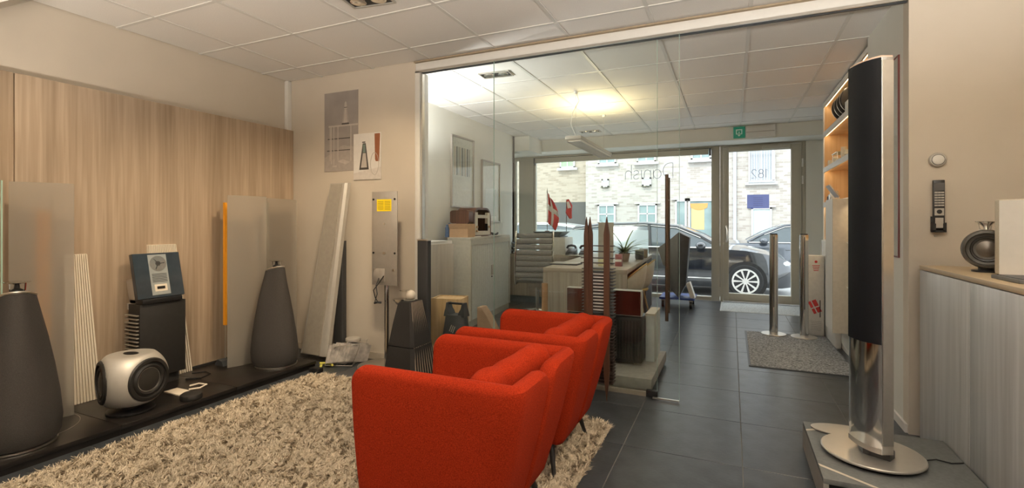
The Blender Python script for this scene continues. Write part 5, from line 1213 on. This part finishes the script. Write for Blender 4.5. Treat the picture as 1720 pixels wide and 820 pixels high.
wp2 = thing('white_cabinet', 'narrow light grey cabinet right behind the old television', 'cabinet', (-.585, 4.18, .1055)); B(-.05, .02, -.12, .22, 0, .37).build('body', mat('cab_light', (0.52, 0.54, 0.53), .5), wp2, bev=0.003); B(-.052, .022, -.122, .222, .37, .385).build('top', m_tan, wp2)

# trolley
tr = thing('blue_trolley', 'blue flat trolley on four black casters near the shop door', 'trolley', (-.72, 7.55, 0))
B(-.24, .24, -.18, .34, .12, .15).build('deck', m_blue, tr, bev=0.006)
for x in (-.19, .19):
    for y in (-.13, .29):
        c_ = MB().cyl((x - .018, y, .05), (x + .018, y, .05), .05, n=20).build('caster', m_blk, tr); B(x - .025, x + .025, y - .02, y + .02, .09, .12).build('caster_fork', m_grey, c_)
bt = thing('packed_television', 'tall dark folded television speaker strapped upright on the blue trolley', 'television', (-.72, 7.55, .151))
m_pkt = mat('packed_dark', (0.045, 0.048, 0.055), .35, var=.3, scale=4)
MB().hexa([(-.10, -.10, .12), (.02, -.16, .0), (.02, .16, .0), (-.10, .16, .12)], [(-.13, -.12, .80), (.02, -.17, .93), (.02, .17, .93), (-.13, .17, .80)]).build('left_panel', mat('packed_grey', (0.16, 0.17, 0.17), .4), bt, bev=0.004)
MB().hexa([(.024, -.16, .0), (.12, -.12, .18), (.12, .15, .18), (.024, .16, .0)], [(.024, -.17, .94), (.17, -.12, .86), (.17, .15, .86), (.024, .17, .94)]).build('right_panel', m_pkt, bt, bev=0.004)
MB().hexa([(-.20, -.05, .45), (-.13, -.08, .40), (-.13, .1, .40), (-.20, .1, .45)], [(-.28, -.05, .70), (-.135, -.08, .80), (-.135, .1, .80), (-.28, .1, .70)]).build('side_wing', mat('packed_grey2', (0.20, 0.21, 0.20), .4), bt)
wpk = MB().hexa([(-.06, -.10, 0), (.0, -.10, 0), (.0, .10, 0), (-.06, .10, 0)], [(-.12, -.10, .20), (-.07, -.10, .22), (-.07, .10, .22), (-.12, .10, .20)]).build('white_foam', m_paper, loc=(-.475, 7.50, .151)); tag(wpk, 'white foam wedge on the blue trolley beside the packed television', 'foam')
# low window step outside left of trolley
# ================================================================ LIGHT FITTINGS
pn = thing('pendant_light', 'long slim white pendant lamp on wires over the desk', 'lamp', (-1.50, 5.62, 2.09))
B(-.085, .085, -.72, .72, 0, .035).build('housing', m_silver, pn, bev=0.004)
B(-.075, .075, -.70, .70, -.006, .0).build('louvre_tray', m_white, pn)
for k in range(26): B(-.07, .07, -.68 + .0535 * k, -.672 + .0535 * k, -.02, -.006).build('louvre_blade', m_alu, pn)
for s in (-1, 1): B(s * .074 - .003, s * .074 + .003, -.70, .70, -.022, -.006).build('side_rail', m_white, pn)
for y in (-.62, .62): MB().cyl((0, y, .035), (0, y, H - 2.09 - .001), .0015, n=5).build('wire', m_grey, pn); MB().cyl((0, y, .49), (0, y, H - 2.09 - .001), .02, n=14).build('ceiling_cup', m_white, pn)
MB().tube([(0, -.62, .51), (.03, -.60, .42), (-.05, -.58, .30), (-.06, -.6, .18), (.0, -.64, .06), (0, -.64, .035)], .004, 6).build('power_cord', m_white, pn)
B(-.05, .05, -.30, .30, .0355, .040).build('upper_tube', emis('tube_warm', (1, .78, .42), 4), pn)
lamp('pendant_up_lamp', 'AREA', (-1.50, 5.62, 2.14), 11, (1.0, .78, .42), (PI, 0, 0), shape='RECTANGLE', size=.16, size_y=.6)

def downlight(label, x, y, rz, power, col, n=2, aim=((0, 0),) , size=1.0, spot=True, blend=.6, angle=100):
    t = thing('ceiling_spotlight', label, 'lamp', (x, y, H + .004), rz)
    for a in ((-.15, .15, -.08, -.068), (-.15, .15, .068, .08), (-.15, -.138, -.068, .068), (.138, .15, -.068, .068)): B(a[0], a[1], a[2], a[3], -.012, 0).build('frame_bar', m_silver, t)
    B(-.138, .138, -.068, .068, -.0045, -.0015).build('recess', m_blkm, t)
    for k in range(n):
        lx = -.07 + .14 * k if n > 1 else 0
        rg_2 = MB().lathe([(.030, -.010), (.05, -.014), (.052, -.005), (.03, -.005)], 24, TR((lx, 0, 0))).build('reflector', m_chrome, t)
        MB().lathe([(.001, -.009), (.028, -.010), (.028, -.006), (.001, -.006)], 20, TR((lx, 0, 0))).build('bulb', emis('bulb_' + str(int(col[2] * 100)), col, 12), rg_2)
    return t
WARM = (1.0, .77, .50)
downlight('recessed twin spotlight in the near ceiling, cut by the top edge of the photo', -2.06, 2.42, R(8), 0, WARM)
downlight('recessed twin spotlight in the front-room ceiling behind the glass header', -2.01, 4.13, R(5), 0, (1, .92, .8))
downlight('small recessed spotlight in the ceiling near the shop window', -1.96, 7.30, 0, 0, (1, .92, .8))
def spot(x, y, tx, ty, tz, e, col=WARM, ang=75, blend=.8, size=.06, z=H - .03):
    d = Vector((tx - x, ty - y, tz - z)).normalized(); q = d.to_track_quat('-Z', 'Y').to_euler()
    lamp('spot_lamp', 'SPOT', (x, y, z), e, col, tuple(q), spot_size=R(ang), spot_blend=blend, shadow_soft_size=size)
# listening-room spots: the twin fitting, unseen ones, one added to brighten chair backs
SPOTS = [(-2.10, 2.40, -3.9, 2.9, .5, 110), (-2.0, 2.44, -3.2, 3.5, .9, 80), (-2.2, 1.0, -4.0, 1.6, .5, 110), (-2.1, 2.40, -1.9, 1.8, 0, 40), (0.35, 2.0, 1.3, 3.5, 1.0, 30), (.66, 1.9, -.6, 1.9, .45, 110), (-1.9, .4, -2.2, 1.4, 0, 40)]
for a in SPOTS: spot(a[0], a[1], a[2], a[3], a[4], a[5])
# added fill lights out of view: behind the camera and behind the partition wall
def fill_uplighter(label, x, y, z, e, col, floor=True):
    t = thing('fill_uplighter', label, 'lamp', (x, y, 0 if floor else z))
    zb = z if floor else 0
    MB().lathe([(.03, zb - .10), (.10, zb - .03), (.16, zb), (.15, zb), (.09, zb - .025), (.001, zb - .03)], 32).build('bowl', m_grey, t)
    if floor:
        MB().cyl((0, 0, .02), (0, 0, z - .09), .012, n=12).build('pole', m_alu, t); MB().lathe([(.001, 0), (.14, 0), (.14, .02), (.001, .02)], 32).build('foot', m_alu, t)  # pole and foot of the added fill light
    else: B(-.03, .03, -.0, .16, -.10, -.06).build('fill_bracket', m_white, t)
    lamp('fill_lamp', 'SPOT', (x, y, z + .02), e, col, (PI, 0, 0), spot_size=R(172), spot_blend=.3, shadow_soft_size=.08)
fill_uplighter('unseen floor fill light added behind the camera, right', .75, .45, 1.55, 350, (1, .93, .84))
fill_uplighter('unseen floor fill light added behind the camera, left', -3.02, .1, 1.5, 140, (1, .88, .74))
fill_uplighter('unseen wall fill light added on the hidden side of the partition wall', -2.95, 3.83, 1.85, 120, (1, .98, .95), False)
